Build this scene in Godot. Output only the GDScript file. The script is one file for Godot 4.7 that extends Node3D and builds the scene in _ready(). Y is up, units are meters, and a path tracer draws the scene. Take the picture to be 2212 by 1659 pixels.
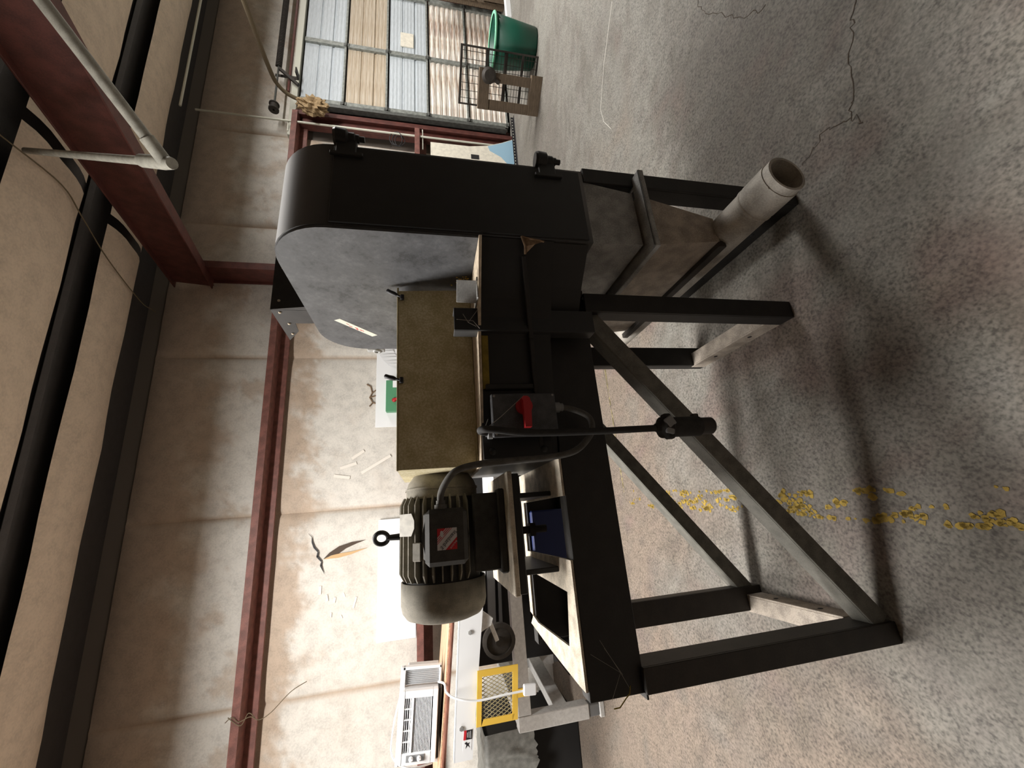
extends Node3D

# ---------------------------------------------------------------- mesh builder
class MB:
	var st := SurfaceTool.new()
	var tint := Color(1, 1, 1)
	var colored := false

	func _init() -> void:
		st.begin(Mesh.PRIMITIVE_TRIANGLES)

	func v(p: Vector3, g: int) -> void:
		st.set_smooth_group(g)
		if colored:
			st.set_color(tint)
		st.add_vertex(p)

	# a, b, c run anticlockwise seen from outside
	func tri(a: Vector3, b: Vector3, c: Vector3, g: int = -1) -> void:
		v(a, g)
		v(c, g)
		v(b, g)

	# convex polygon, turned so that it faces out
	func face(p: Array, out: Vector3, g: int = -1) -> void:
		var n := Vector3.ZERO
		for i in p.size():
			var a: Vector3 = p[i]
			var b: Vector3 = p[(i + 1) % p.size()]
			n += a.cross(b)
		for i in range(1, p.size() - 1):
			if n.dot(out) >= 0.0:
				tri(p[0], p[i], p[i + 1], g)
			else:
				tri(p[0], p[i + 1], p[i], g)

	# chamfered box
	func box(c: Vector3, s: Vector3, bev: float = 0.003, bs: Basis = Basis.IDENTITY) -> MB:
		var h := s * 0.5
		var b: float = min(bev, min(h.x, min(h.y, h.z)) * 0.45)
		for ax in 3:
			var i := (ax + 1) % 3
			var j := (ax + 2) % 3
			for sg in [-1.0, 1.0]:
				var pts := []
				for q in [[-1.0, -1.0], [1.0, -1.0], [1.0, 1.0], [-1.0, 1.0]]:
					var p := Vector3.ZERO
					p[ax] = sg * h[ax]
					p[i] = q[0] * (h[i] - b)
					p[j] = q[1] * (h[j] - b)
					pts.append(c + bs * p)
				var o := Vector3.ZERO
				o[ax] = sg
				face(pts, bs * o)
			if b <= 0.0:
				continue
			for s1 in [-1.0, 1.0]:
				for s2 in [-1.0, 1.0]:
					var e := []
					for k in [[-1.0, true], [1.0, true], [1.0, false], [-1.0, false]]:
						var p := Vector3.ZERO
						p[ax] = k[0] * (h[ax] - b)
						p[i] = s1 * (h[i] if k[1] else h[i] - b)
						p[j] = s2 * (h[j] - b if k[1] else h[j])
						e.append(c + bs * p)
					var o := Vector3.ZERO
					o[i] = s1
					o[j] = s2
					face(e, bs * o)
		if b > 0.0:
			for sx in [-1.0, 1.0]:
				for sy in [-1.0, 1.0]:
					for sz in [-1.0, 1.0]:
						var sn := Vector3(sx, sy, sz)
						var t := []
						for ax in 3:
							var p := Vector3(sx * (h.x - b), sy * (h.y - b), sz * (h.z - b))
							p[ax] = sn[ax] * h[ax]
							t.append(c + bs * p)
						face(t, bs * sn)
		return self

	# box given by two corners
	func span(a: Vector3, b: Vector3, bev: float = 0.003) -> MB:
		return box((a + b) * 0.5, (b - a).abs(), bev)

	# square bar from a to b; w lies across, h along up
	func bar(a: Vector3, b: Vector3, w: float, h: float, up: Vector3 = Vector3.UP, bev: float = 0.002) -> MB:
		var z := (b - a).normalized()
		var x := up.cross(z).normalized()
		var y := z.cross(x)
		return box((a + b) * 0.5, Vector3(w, h, a.distance_to(b)), bev, Basis(x, y, z))

	# extruded polygon: 2D points lie along u and w from o; thick along n
	func prism(p2: PackedVector2Array, o: Vector3, u: Vector3, w: Vector3, thick: Vector3, g: int = -1) -> MB:
		var idx := Geometry2D.triangulate_polygon(p2)
		var area := 0.0
		for i in p2.size():
			area += p2[i].cross(p2[(i + 1) % p2.size()])
		var k := 0
		while k < idx.size():
			var t := []
			var q := []
			for m in 3:
				var p := o + u * p2[idx[k + m]].x + w * p2[idx[k + m]].y
				t.append(p)
				q.append(p + thick)
			face(t, -thick)
			face(q, thick)
			k += 3
		for i in p2.size():
			var a := p2[i]
			var b := p2[(i + 1) % p2.size()]
			if a.distance_to(b) < 0.00001:
				continue
			var nn := Vector2((b - a).y, -(b - a).x) * signf(area)
			var pa := o + u * a.x + w * a.y
			var pb := o + u * b.x + w * b.y
			face([pa, pb, pb + thick, pa + thick], u * nn.x + w * nn.y, g)
		return self

	func tube(pts: Array, rad, seg: int = 10, caps: bool = true) -> MB:
		var rings := []
		var nrm := Vector3.ZERO
		for i in pts.size():
			var d: Vector3
			if i == 0:
				d = pts[1] - pts[0]
			elif i == pts.size() - 1:
				d = pts[i] - pts[i - 1]
			else:
				d = (pts[i + 1] - pts[i]).normalized() + (pts[i] - pts[i - 1]).normalized()
			d = d.normalized()
			if nrm == Vector3.ZERO:
				nrm = d.cross(Vector3(0.31, 0.87, 0.42)).normalized()
			nrm = (nrm - d * nrm.dot(d)).normalized()
			var bn := d.cross(nrm)
			var r: float = rad[i] if rad is Array else rad
			var ring := []
			for k in seg:
				var a := TAU * k / seg
				ring.append(pts[i] + (nrm * cos(a) + bn * sin(a)) * r)
			rings.append(ring)
		for i in pts.size() - 1:
			for k in seg:
				var k2 := (k + 1) % seg
				var mid: Vector3 = (rings[i][k] + rings[i][k2] + rings[i + 1][k]) / 3.0
				face([rings[i][k], rings[i][k2], rings[i + 1][k2], rings[i + 1][k]], mid - (pts[i] + pts[i + 1]) * 0.5, 1)
		if caps:
			face(rings[0], pts[0] - pts[1])
			face(rings[-1], pts[-1] - pts[-2])
		return self

	# profile of Vector2(radius, distance along axis); flat = hard creases between sections
	func lathe(o: Vector3, axis: Vector3, prof: Array, seg: int = 32, creased: bool = false, from: float = 0.0, to: float = TAU) -> MB:
		var d := axis.normalized()
		var x := d.cross(Vector3(0.013, 0.99, 0.11) if absf(d.y) < 0.9 else Vector3(1, 0.01, 0)).normalized()
		var y := d.cross(x)
		for i in prof.size() - 1:
			var a: Vector2 = prof[i]
			var b: Vector2 = prof[i + 1]
			var grp := (i + 2) if creased else 1
			for k in seg:
				var t0: float = from + (to - from) * k / seg
				var t1: float = from + (to - from) * (k + 1) / seg
				var r0 := x * cos(t0) + y * sin(t0)
				var r1 := x * cos(t1) + y * sin(t1)
				var p := [o + r0 * a.x + d * a.y, o + r1 * a.x + d * a.y, o + r1 * b.x + d * b.y, o + r0 * b.x + d * b.y]
				var s := Vector2(b.y - a.y, a.x - b.x)
				var q := []
				for e in p:
					if q.is_empty() or (e.distance_to(q[-1]) > 0.000001 and e.distance_to(q[0]) > 0.000001):
						q.append(e)
				if q.size() > 2:
					face(q, (r0 + r1) * 0.5 * s.x + d * s.y, grp)
		return self

	func mesh(m: Material) -> ArrayMesh:
		st.generate_normals()
		st.set_material(m)
		return st.commit()

# ---------------------------------------------------------------- object helpers
var used := {}

func numbered(called: String) -> String:
	if not used.has(called):
		used[called] = 0
		return called
	used[called] += 1
	return "%s_%03d" % [called, used[called]]

func tag(o: Node, label: String, category: String, group: String = "") -> Node:
	o.set_meta("label", label)
	o.set_meta("category", category)
	if group:
		o.set_meta("group", group)
	return o

func thing(called: String, label: String, category: String, at: Vector3 = Vector3.ZERO, turn: float = 0.0, group: String = "") -> Node3D:
	var o := Node3D.new()
	o.name = numbered(called)
	add_child(o)
	o.position = at
	o.rotation_degrees.y = turn
	tag(o, label, category, group)
	return o

func part(called: String, mb: MB, m: Material, parent: Node = self, label: String = "") -> MeshInstance3D:
	var o := MeshInstance3D.new()
	o.name = numbered(called) if parent == self else called
	o.mesh = mb.mesh(m)
	parent.add_child(o, true)
	if label:
		o.set_meta("label", label)
	return o

func struct(called: String, mb: MB, m: Material) -> MeshInstance3D:
	var o := part(called, mb, m)
	o.set_meta("kind", "structure")
	return o

func text(called: String, s: String, size: float, depth: float, at: Vector3, bs: Basis, m: Material, parent: Node, font: String = "Droid Sans", wide: float = 1.0) -> void:
	var t := TextMesh.new()
	var f := SystemFont.new()
	f.font_names = PackedStringArray([font])
	t.font = f
	t.text = s
	t.font_size = 32
	t.pixel_size = size / 32.0
	t.depth = depth
	t.material = m
	var o := MeshInstance3D.new()
	o.name = called
	o.mesh = t
	o.transform = Transform3D(bs.scaled_local(Vector3(wide, 1, 1)), at)
	parent.add_child(o, true)

# ---------------------------------------------------------------- materials
func nz(type: int, freq: float, sd: int, oct: int = 4) -> FastNoiseLite:
	var n := FastNoiseLite.new()
	n.noise_type = type
	n.frequency = freq
	n.seed = sd
	n.fractal_octaves = oct
	if type == FastNoiseLite.TYPE_CELLULAR:
		n.cellular_return_type = FastNoiseLite.RETURN_DISTANCE
	return n

# layers: [noise, weight]; the weighted sum runs through a gradient
func tex(n: int, layers: Array, stops: Array, cols: Array) -> ImageTexture:
	var data := []
	for l in layers:
		data.append(l[0].get_seamless_image(n, n, false, false, 0.15).get_data())
	var g := Gradient.new()
	g.offsets = PackedFloat32Array(stops)
	g.colors = PackedColorArray(cols)
	var lut := []
	for i in 256:
		var c := g.sample(i / 255.0)
		lut.append([int(c.r * 255.0), int(c.g * 255.0), int(c.b * 255.0)])
	var out := PackedByteArray()
	out.resize(n * n * 3)
	var w := []
	for l in layers:
		w.append(l[1])
	var m := layers.size()
	for i in n * n:
		var s := 0.0
		for k in m:
			s += data[k][i] * w[k]
		var e = lut[clampi(int(s), 0, 255)]
		out[i * 3] = e[0]
		out[i * 3 + 1] = e[1]
		out[i * 3 + 2] = e[2]
	var img := Image.create_from_data(n, n, false, Image.FORMAT_RGB8, out)
	return ImageTexture.create_from_image(img)

func gray(v: float) -> Color:
	return Color(v, v, v)

func mat(c: Color, rough: float = 0.7, metal: float = 0.0, t: Texture2D = null, scale: Vector3 = Vector3.ONE) -> StandardMaterial3D:
	var m := StandardMaterial3D.new()
	m.albedo_color = c
	m.roughness = rough
	m.metallic = metal
	if t:
		m.albedo_texture = t
		m.uv1_triplanar = true
		m.uv1_world_triplanar = true
		m.uv1_scale = scale
	return m

func rgb(r: int, g: int, b: int) -> Color:
	return Color(r / 255.0, g / 255.0, b / 255.0)

var M := {}

func materials() -> void:
	var S := FastNoiseLite.TYPE_SIMPLEX_SMOOTH
	var P := FastNoiseLite.TYPE_PERLIN
	var V := FastNoiseLite.TYPE_VALUE
	var t_floor := tex(1024, [[nz(S, 0.018, 3, 5), 0.18], [nz(S, 0.075, 4, 3), 0.45], [nz(V, 0.25, 5, 2), 0.37]], [0.0, 0.3, 0.42, 0.52, 0.64, 1.0], [gray(0.5), gray(0.66), gray(0.8), gray(0.88), gray(0.96), gray(1.0)])
	var t_dust := tex(512, [[nz(S, 0.008, 11, 5), 0.6], [nz(S, 0.09, 12, 2), 0.4]], [0.0, 0.4, 0.62, 1.0], [gray(0.62), gray(0.78), gray(0.9), gray(1.0)])
	var t_fine := tex(512, [[nz(S, 0.015, 21, 5), 0.5], [nz(V, 0.25, 22, 2), 0.5]], [0.0, 0.35, 0.6, 1.0], [gray(0.8), gray(0.9), gray(0.96), gray(1.0)])
	var t_guard := tex(512, [[nz(S, 0.01, 31, 4), 0.35], [nz(S, 0.08, 32, 3), 0.4], [nz(V, 0.3, 33, 1), 0.25]], [0.0, 0.36, 0.5, 0.62, 1.0], [rgb(160, 148, 112), rgb(178, 166, 128), rgb(190, 178, 142), rgb(202, 192, 160), rgb(228, 220, 200)])
	var t_panel := tex(1024, [[nz(S, 0.006, 41, 6), 0.5], [nz(S, 0.03, 42, 4), 0.3], [nz(V, 0.2, 43, 2), 0.2]], [0.0, 0.3, 0.4, 0.56, 0.72, 1.0], [gray(0.4), gray(0.58), gray(0.7), gray(0.76), gray(0.86), gray(1.0)])
	var t_rust := tex(512, [[nz(S, 0.02, 51, 5), 0.7], [nz(V, 0.15, 52, 2), 0.3]], [0.0, 0.36, 0.46, 0.55, 1.0], [rgb(92, 62, 46), rgb(150, 118, 96), rgb(208, 196, 180), rgb(232, 228, 220), rgb(244, 242, 238)])
	var t_tan := tex(512, [[nz(S, 0.015, 61, 5), 0.7], [nz(V, 0.15, 62, 2), 0.3]], [0.0, 0.4, 0.55, 1.0], [rgb(146, 128, 106), rgb(170, 154, 132), rgb(188, 176, 158), rgb(204, 198, 188)])
	var t_wood := tex(512, [[nz(S, 0.01, 71, 4), 0.6], [nz(P, 0.1, 72, 2), 0.4]], [0.0, 0.4, 0.6, 1.0], [gray(0.62), gray(0.8), gray(0.92), gray(1.0)])
	M.floor = mat(Color.WHITE, 0.75, 0.0, t_floor, Vector3(0.72, 0.72, 0.72))
	M.floor.vertex_color_use_as_albedo = true
	M.vinyl = mat(Color.WHITE, 0.6, 0.0, t_fine, Vector3(0.7, 0.7, 0.7))
	M.vinyl.vertex_color_use_as_albedo = true
	M.scar = mat(rgb(236, 230, 220), 0.6)
	M.ceil = mat(rgb(226, 208, 186), 0.7, 0.0, t_fine, Vector3(0.6, 0.6, 0.6))
	M.shell = mat(rgb(120, 112, 104), 0.8)
	M.dark_wall = mat(rgb(84, 74, 66), 0.85, 0.0, t_fine, Vector3(0.5, 0.5, 0.5))
	M.purlin = mat(rgb(70, 67, 66), 0.7, 0.0, t_fine, Vector3.ONE)
	M.red = mat(rgb(106, 58, 50), 0.6, 0.0, t_dust, Vector3(1.5, 1.5, 1.5))
	M.red_girt = mat(rgb(140, 90, 80), 0.6, 0.0, t_dust, Vector3(2, 2, 2))
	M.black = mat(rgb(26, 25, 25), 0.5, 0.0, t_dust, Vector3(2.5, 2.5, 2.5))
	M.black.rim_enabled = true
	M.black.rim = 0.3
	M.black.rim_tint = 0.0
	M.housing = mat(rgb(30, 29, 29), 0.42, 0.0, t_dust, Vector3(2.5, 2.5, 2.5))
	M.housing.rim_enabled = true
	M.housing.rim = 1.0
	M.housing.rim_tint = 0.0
	M.steel_dark = mat(rgb(40, 37, 35), 0.6, 0.0, t_dust, Vector3(3, 3, 3))
	M.brown = mat(rgb(50, 43, 36), 0.6, 0.0, t_dust, Vector3(3, 3, 3))
	M.deck = mat(rgb(222, 210, 190), 0.75, 0.0, t_dust, Vector3(4, 4, 4))
	M.brace = mat(rgb(128, 126, 118), 0.65, 0.0, t_dust, Vector3(4, 4, 4))
	M.panel = mat(rgb(96, 97, 100), 0.6, 0.0, t_panel, Vector3(1.3, 1.3, 1.3))
	M.guard = mat(Color.WHITE, 0.85, 0.0, t_guard, Vector3(2.2, 2.2, 2.2))
	M.guard_edge = mat(rgb(190, 176, 132), 0.8, 0.0, t_dust, Vector3(6, 6, 6))
	M.ledge = mat(rgb(228, 210, 184), 0.85, 0.0, t_dust, Vector3(9, 9, 9))
	M.yellow = mat(rgb(226, 186, 74), 0.5)
	M.yellow_old = mat(rgb(150, 128, 44), 0.8, 0.0, t_dust, Vector3(5, 5, 5))
	M.motor = mat(rgb(70, 68, 64), 0.7, 0.0, t_dust, Vector3(5, 5, 5))
	M.motor_dust = mat(rgb(158, 152, 138), 0.85, 0.0, t_dust, Vector3(5, 5, 5))
	M.plate = mat(rgb(170, 164, 150), 0.6, 0.0, t_dust, Vector3(8, 8, 8))
	M.galv = mat(rgb(176, 176, 174), 0.55, 0.2, t_dust, Vector3(3, 3, 3))
	M.hopper_low = mat(rgb(196, 184, 170), 0.7, 0.0, t_dust, Vector3(3, 3, 3))
	M.pipe = mat(rgb(196, 190, 180), 0.6, 0.0, t_dust, Vector3(3, 3, 3))
	M.boxgray = mat(rgb(86, 88, 92), 0.6, 0.0, t_dust, Vector3(5, 5, 5))
	M.redknob = mat(rgb(176, 34, 40), 0.45)
	M.rubber = mat(rgb(52, 51, 50), 0.85, 0.0, t_dust, Vector3(8, 8, 8))
	M.rubber_dust = mat(rgb(104, 102, 98), 0.9, 0.0, t_dust, Vector3(8, 8, 8))
	M.white = mat(rgb(232, 234, 236), 0.45)
	M.whiteboard = mat(rgb(244, 246, 248), 0.5)
	M.white_frame = mat(rgb(236, 236, 234), 0.5, 0.0, t_fine, Vector3(3, 3, 3))
	M.gray_light = mat(rgb(196, 198, 200), 0.55)
	M.gray_mid = mat(rgb(128, 130, 132), 0.6)
	M.darkhole = mat(rgb(26, 25, 25), 0.8)
	M.green = mat(rgb(16, 74, 58), 0.45)
	M.green_rim = mat(rgb(120, 196, 160), 0.5)
	M.green_box = mat(rgb(86, 148, 110), 0.5)
	M.blue = mat(rgb(30, 46, 100), 0.5)
	M.door_a = mat(rgb(198, 206, 212), 0.55, 0.0, t_fine, Vector3(0.6, 6, 0.6))
	M.door_b = mat(Color.WHITE, 0.7, 0.0, t_tan, Vector3(0.2, 10, 0.2))
	M.door_c = mat(Color.WHITE, 0.7, 0.0, t_rust, Vector3(0.14, 7, 0.14))
	M.door_frame = mat(rgb(158, 162, 156), 0.55, 0.2, t_dust, Vector3(3, 3, 3))
	M.track = mat(rgb(108, 110, 106), 0.5, 0.3, t_dust, Vector3(3, 3, 3))
	M.pvc = mat(rgb(190, 188, 176), 0.55, 0.0, t_dust, Vector3(5, 5, 5))
	M.conduit = mat(rgb(206, 206, 192), 0.5)
	M.ply = mat(rgb(168, 112, 92), 0.7, 0.0, t_wood, Vector3(1, 14, 1))
	M.ply_top = mat(rgb(222, 184, 150), 0.7, 0.0, t_wood, Vector3(2, 2, 6))
	M.oldwood = mat(rgb(116, 100, 82), 0.85, 0.0, t_wood, Vector3(2, 9, 2))
	M.paleboard = mat(rgb(236, 230, 214), 0.7, 0.0, t_fine, Vector3(1.5, 1.5, 1.5))
	M.tarp = mat(rgb(150, 150, 144), 0.6, 0.0, t_dust, Vector3(3, 3, 3))
	M.iron = mat(rgb(64, 58, 52), 0.7, 0.1, t_dust, Vector3(4, 4, 4))
	M.cobweb = mat(rgb(150, 146, 138), 0.9)
	M.leaf = mat(rgb(148, 122, 96), 0.9, 0.0, t_wood, Vector3(12, 12, 12))
	M.rag = mat(rgb(176, 150, 112), 0.95, 0.0, t_wood, Vector3(6, 6, 6))
	M.paint_line = mat(rgb(186, 156, 66), 0.8, 0.0, t_dust, Vector3(6, 6, 6))
	M.crack = mat(rgb(84, 74, 64), 0.9)
	M.chalk = mat(rgb(222, 220, 212), 0.9)
	M.ink = mat(rgb(24, 22, 26), 0.6)
	M.st_red = mat(rgb(190, 36, 44), 0.5)
	M.st_white = mat(rgb(206, 204, 206), 0.5)
	M.tape = mat(rgb(196, 196, 186), 0.6)
	M.tear = mat(rgb(84, 70, 60), 0.9)
	M.fluff = mat(rgb(206, 172, 128), 0.95)
	M.blue_paint = mat(rgb(150, 186, 208), 0.6)
	M.rope = mat(rgb(126, 112, 88), 0.9, 0.0, t_wood, Vector3(20, 20, 20))

# ---------------------------------------------------------------- scene
const ROOF := -0.215
const XL := -9.0
const XR := 13.6
const ZB := -5.3
const ZF := 5.2
func roof_y(z: float) -> float:
	return 4.72 + ROOF * (z + 5.2)

func _ready() -> void:
	# camera: a phone held upright, so the picture lies on its side
	var cam := Camera3D.new()
	cam.name = "camera"
	cam.fov = rad_to_deg(2.0 * atan(829.5 / 835.0))
	cam.near = 0.05
	cam.far = 100.0
	var down := Vector3(3836.0, -48.5, 835.0).normalized()      # world down, in picture axes (right, down, ahead)
	var along := Vector3(-218.0, -3117.5, 835.0)                # the back wall's direction to the right, likewise
	along = (along - down * along.dot(down)).normalized()
	var up := -down
	var back := along.cross(up)
	# columns of the camera basis: picture right, picture up, towards the viewer
	cam.basis = Basis(Vector3(along.x, up.x, back.x), -Vector3(along.y, up.y, back.y), -Vector3(along.z, up.z, back.z))
	cam.position = Vector3(0, 1.45, 0)
	add_child(cam)
	# overcast sky outdoors; the hall itself is closed and lit by a row of fluorescent fixtures just out of the frame
	var env := Environment.new()
	env.background_mode = Environment.BG_SKY
	var sk := ProceduralSkyMaterial.new()
	sk.sky_top_color = Color(0.86, 0.91, 1.0)
	sk.sky_horizon_color = Color(0.95, 0.96, 0.98)
	sk.ground_horizon_color = Color(0.42, 0.41, 0.38)
	sk.ground_bottom_color = Color(0.36, 0.35, 0.33)
	sk.sun_angle_max = 0.0
	var sky := Sky.new()
	sky.sky_material = sk
	env.sky = sky
	env.tonemap_mode = Environment.TONE_MAPPER_LINEAR
	env.tonemap_exposure = 1.0
	env.sdfgi_enabled = true
	env.ssao_enabled = true
	env.ssil_enabled = true
	var we := WorldEnvironment.new()
	we.name = "environment"
	we.environment = env
	add_child(we)
	materials()
	for p in LAMPS:
		ceiling_lamp(p)
	build_shell()
	build_floor()
	build_wall_fittings()
	build_door()
	build_mill()
	build_white_machine()
	build_far_things()
	build_overhead()
	build_small()

# wide fluorescent fixtures hang in a row along the hall, behind and above the mill, out of the frame
const LAMPS := [Vector3(-1.0, 4.05, -2.48), Vector3(-5.2, 4.05, -2.6), Vector3(6.1, 4.05, -2.5), Vector3(11.2, 4.05, -2.6)]
const LAMP_ENERGY := 28.0
const LAMP_SIZE := Vector2(2.0, 0.7)

func ceiling_lamp(p: Vector3) -> void:
	var where := "left of the mill"
	if p.x > -3.0:
		where = "above and behind the mill's motor"
	if p.x > 3.0:
		where = "right of the rafter"
	if p.x > 8.0:
		where = "past the roll-up door"
	var t := thing("ceiling_lamp", "wide fluorescent fixture hung under the roof, " + where, "lamp", p)
	var hx := LAMP_SIZE.x * 0.5
	var hz := LAMP_SIZE.y * 0.5
	var c := MB.new()
	c.span(Vector3(-hx - 0.03, 0.0, -hz - 0.03), Vector3(hx + 0.03, 0.07, hz + 0.03), 0.01)
	c.span(Vector3(-hx - 0.03, -0.03, -hz - 0.03), Vector3(-hx, 0.0, hz + 0.03), 0.0)
	c.span(Vector3(hx, -0.03, -hz - 0.03), Vector3(hx + 0.03, 0.0, hz + 0.03), 0.0)
	c.span(Vector3(-hx, -0.03, -hz - 0.03), Vector3(hx, 0.0, -hz), 0.0)
	c.span(Vector3(-hx, -0.03, hz), Vector3(hx, 0.0, hz + 0.03), 0.0)
	part("case", c, M.gray_light, t)
	for x in [-0.9, 0.9]:
		part("hanger", MB.new().tube([Vector3(x, 0.06, 0), Vector3(x, roof_y(p.z) - p.y + 0.12, 0)], 0.006, 8), M.track, t)
	var glow := StandardMaterial3D.new()
	glow.emission_enabled = true
	glow.emission = Color(1.0, 0.98, 0.95)
	glow.emission_energy_multiplier = 1.0
	part("light_diffuser", MB.new().span(Vector3(-hx, -0.012, -hz), Vector3(hx, -0.002, hz), 0.0), glow, t)
	var o := AreaLight3D.new()
	o.name = "light"
	o.light_color = Color(1.0, 0.985, 0.965)
	o.light_energy = LAMP_ENERGY
	o.area_size = LAMP_SIZE
	o.area_range = 30.0
	o.area_attenuation = 2.0
	o.shadow_enabled = true
	o.position = Vector3(0, -0.02, 0)
	o.rotation_degrees = Vector3(-90, 0, 0)
	t.add_child(o)

# ---------------------------------------------------------------- the shell
func build_shell() -> void:
	for side in [["wall_left", XL, -0.16], ["wall_right", XR, 0.16]]:
		var m := MB.new()
		m.prism(PackedVector2Array([Vector2(ZB, 0), Vector2(ZF, 0), Vector2(ZF, roof_y(ZF) + 0.1), Vector2(ZB, roof_y(ZB) + 0.1)]), Vector3(side[1], 0, 0), Vector3(0, 0, 1), Vector3.UP, Vector3(side[2], 0, 0))
		struct(side[0], m, M.dark_wall)
	struct("wall_front", MB.new().span(Vector3(XL - 0.16, 0, ZF), Vector3(XR + 0.16, 2.75, ZF + 0.16), 0.0), M.dark_wall)
	# back wall: steel sheet behind, white vinyl-faced blanket rolls in front, one per seam
	var wall := struct("wall_back", MB.new().span(Vector3(XL - 0.16, 0, ZB - 0.16), Vector3(XR + 0.16, 4.95, ZB), 0.0), M.shell)
	var seams := [-9.0, -7.8, -5.85, -3.94, -2.03, -0.12, 1.835, 3.785, 5.42]
	var grime := nz(FastNoiseLite.TYPE_SIMPLEX_SMOOTH, 1.3, 77, 5)
	var grain := nz(FastNoiseLite.TYPE_SIMPLEX_SMOOTH, 9.0, 78, 4)
	for i in seams.size() - 1:
		for row in [[0.0, 1.5], [1.5, 3.3], [3.3, 4.72]]:
			part("insulation_roll", blanket(seams[i], seams[i + 1], row[0], row[1], grime, grain), M.vinyl, wall)
	part("insulation_roll", blanket(5.42, XR, 3.45, 4.72, grime, grain), M.vinyl, wall)
	part("insulation_roll", blanket(8.9, XR, 0.0, 3.45, grime, grain), M.vinyl, wall)
	# roof sheet, insulation strips and the dark purlin bays between them
	var roof := MB.new()
	roof.prism(PackedVector2Array([Vector2(ZB - 0.16, roof_y(ZB - 0.16) + 0.16), Vector2(ZF + 0.16, roof_y(ZF + 0.16) + 0.16), Vector2(ZF + 0.16, roof_y(ZF + 0.16) + 0.26), Vector2(ZB - 0.16, roof_y(ZB - 0.16) + 0.26)]), Vector3(XL - 0.16, 0, 0), Vector3(0, 0, 1), Vector3.UP, Vector3(XR - XL + 0.32, 0, 0))
	var ceiling := struct("ceiling", roof, M.purlin)
	var edges := [[-4.63, -3.96], [-3.545, -2.8], [-2.39, -1.66], [-1.25, -0.52], [-0.11, 0.62], [1.03, 1.76], [2.17, 2.9], [3.31, 4.04]]
	for e in edges:
		for xs in [[XL, 2.77], [2.88, XR]]:
			var m := MB.new()
			var nx := int((xs[1] - xs[0]) / 0.3)
			var prof := []
			for k in 9:
				var t: float = k / 8.0
				prof.append(Vector2(lerpf(e[0], e[1], t), -0.05 * (1.0 - pow(absf(t * 2.0 - 1.0), 3.0)) + 0.05))
			for j in nx:
				for k in 8:
					var q := []
					for c in [[0, 0], [1, 0], [1, 1], [0, 1]]:
						var x: float = lerpf(xs[0], xs[1], float(j + c[0]) / nx)
						var pz: Vector2 = prof[k + c[1]]
						var sag: float = grime.get_noise_2d(x * 0.7, pz.x) * 0.02
						q.append(Vector3(x, roof_y(pz.x) + pz.y + sag, pz.x))
					m.face(q, Vector3.DOWN, 1)
			part("insulation_strip", m, M.ceil, ceiling)
	# rafter and column of the red steel frame
	var n := 1
	var raf := MB.new()
	var p0 := Vector3(2.825, roof_y(-5.2) - 0.12, -5.2)
	var p1 := Vector3(2.825, roof_y(3.5) - 0.12, 3.5)
	var dn := Vector3(0, -0.42, 0)
	raf.bar(p0 + dn * 0.5, p1 + dn * 0.5, 0.012, 0.42, Vector3.UP, 0.0)
	raf.bar(p0 + dn, p1 + dn, 0.13, 0.014)
	raf.bar(p0, p1, 0.13, 0.014)
	struct("trim_%d" % n, raf, M.red).set_meta("label", "dark red steel rafter crossing the ceiling above the mill")
	n += 1
	var col := MB.new()
	col.span(Vector3(2.85, 0, -4.835), Vector3(2.94, 4.2, -4.82))
	col.span(Vector3(2.85, 0, -5.215), Vector3(2.94, 4.2, -5.2))
	col.span(Vector3(2.89, 0, -5.2), Vector3(2.9, 4.2, -4.835), 0.0)
	struct("trim_%d" % n, col, M.red).set_meta("label", "red steel column behind the mill housing")
	n += 1
	# girts: Z bars with a lit face above and the open channel below
	for g in [[XL, 5.66, 3.3], [XL, 5.6, 1.53]]:
		var b := MB.new()
		var y: float = g[2]
		b.span(Vector3(g[0], y - 0.0, -5.2), Vector3(g[1], y + 0.012, -5.0), 0.0)
		b.span(Vector3(g[0], y + 0.012, -5.012), Vector3(g[1], y + 0.075, -5.0), 0.0)
		b.span(Vector3(g[0], y - 0.1, -5.2), Vector3(g[1], y, -5.17), 0.0)
		struct("trim_%d" % n, b, M.red_girt).set_meta("label", "rust red wall girt")
		n += 1
	# purlins down the middle of the dark bays
	for z in [-3.75, -2.6, -1.46, -0.3, 0.83, 1.97, 3.1]:
		var b := MB.new()
		b.span(Vector3(XL, roof_y(z) + 0.125, z - 0.035), Vector3(XR, roof_y(z) + 0.16, z - 0.03), 0.0)
		b.span(Vector3(XL, roof_y(z) + 0.12, z - 0.035), Vector3(XR, roof_y(z) + 0.125, z + 0.03), 0.0)
		struct("trim_%d" % n, b, M.purlin).set_meta("label", "dark steel roof purlin")
		n += 1

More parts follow.
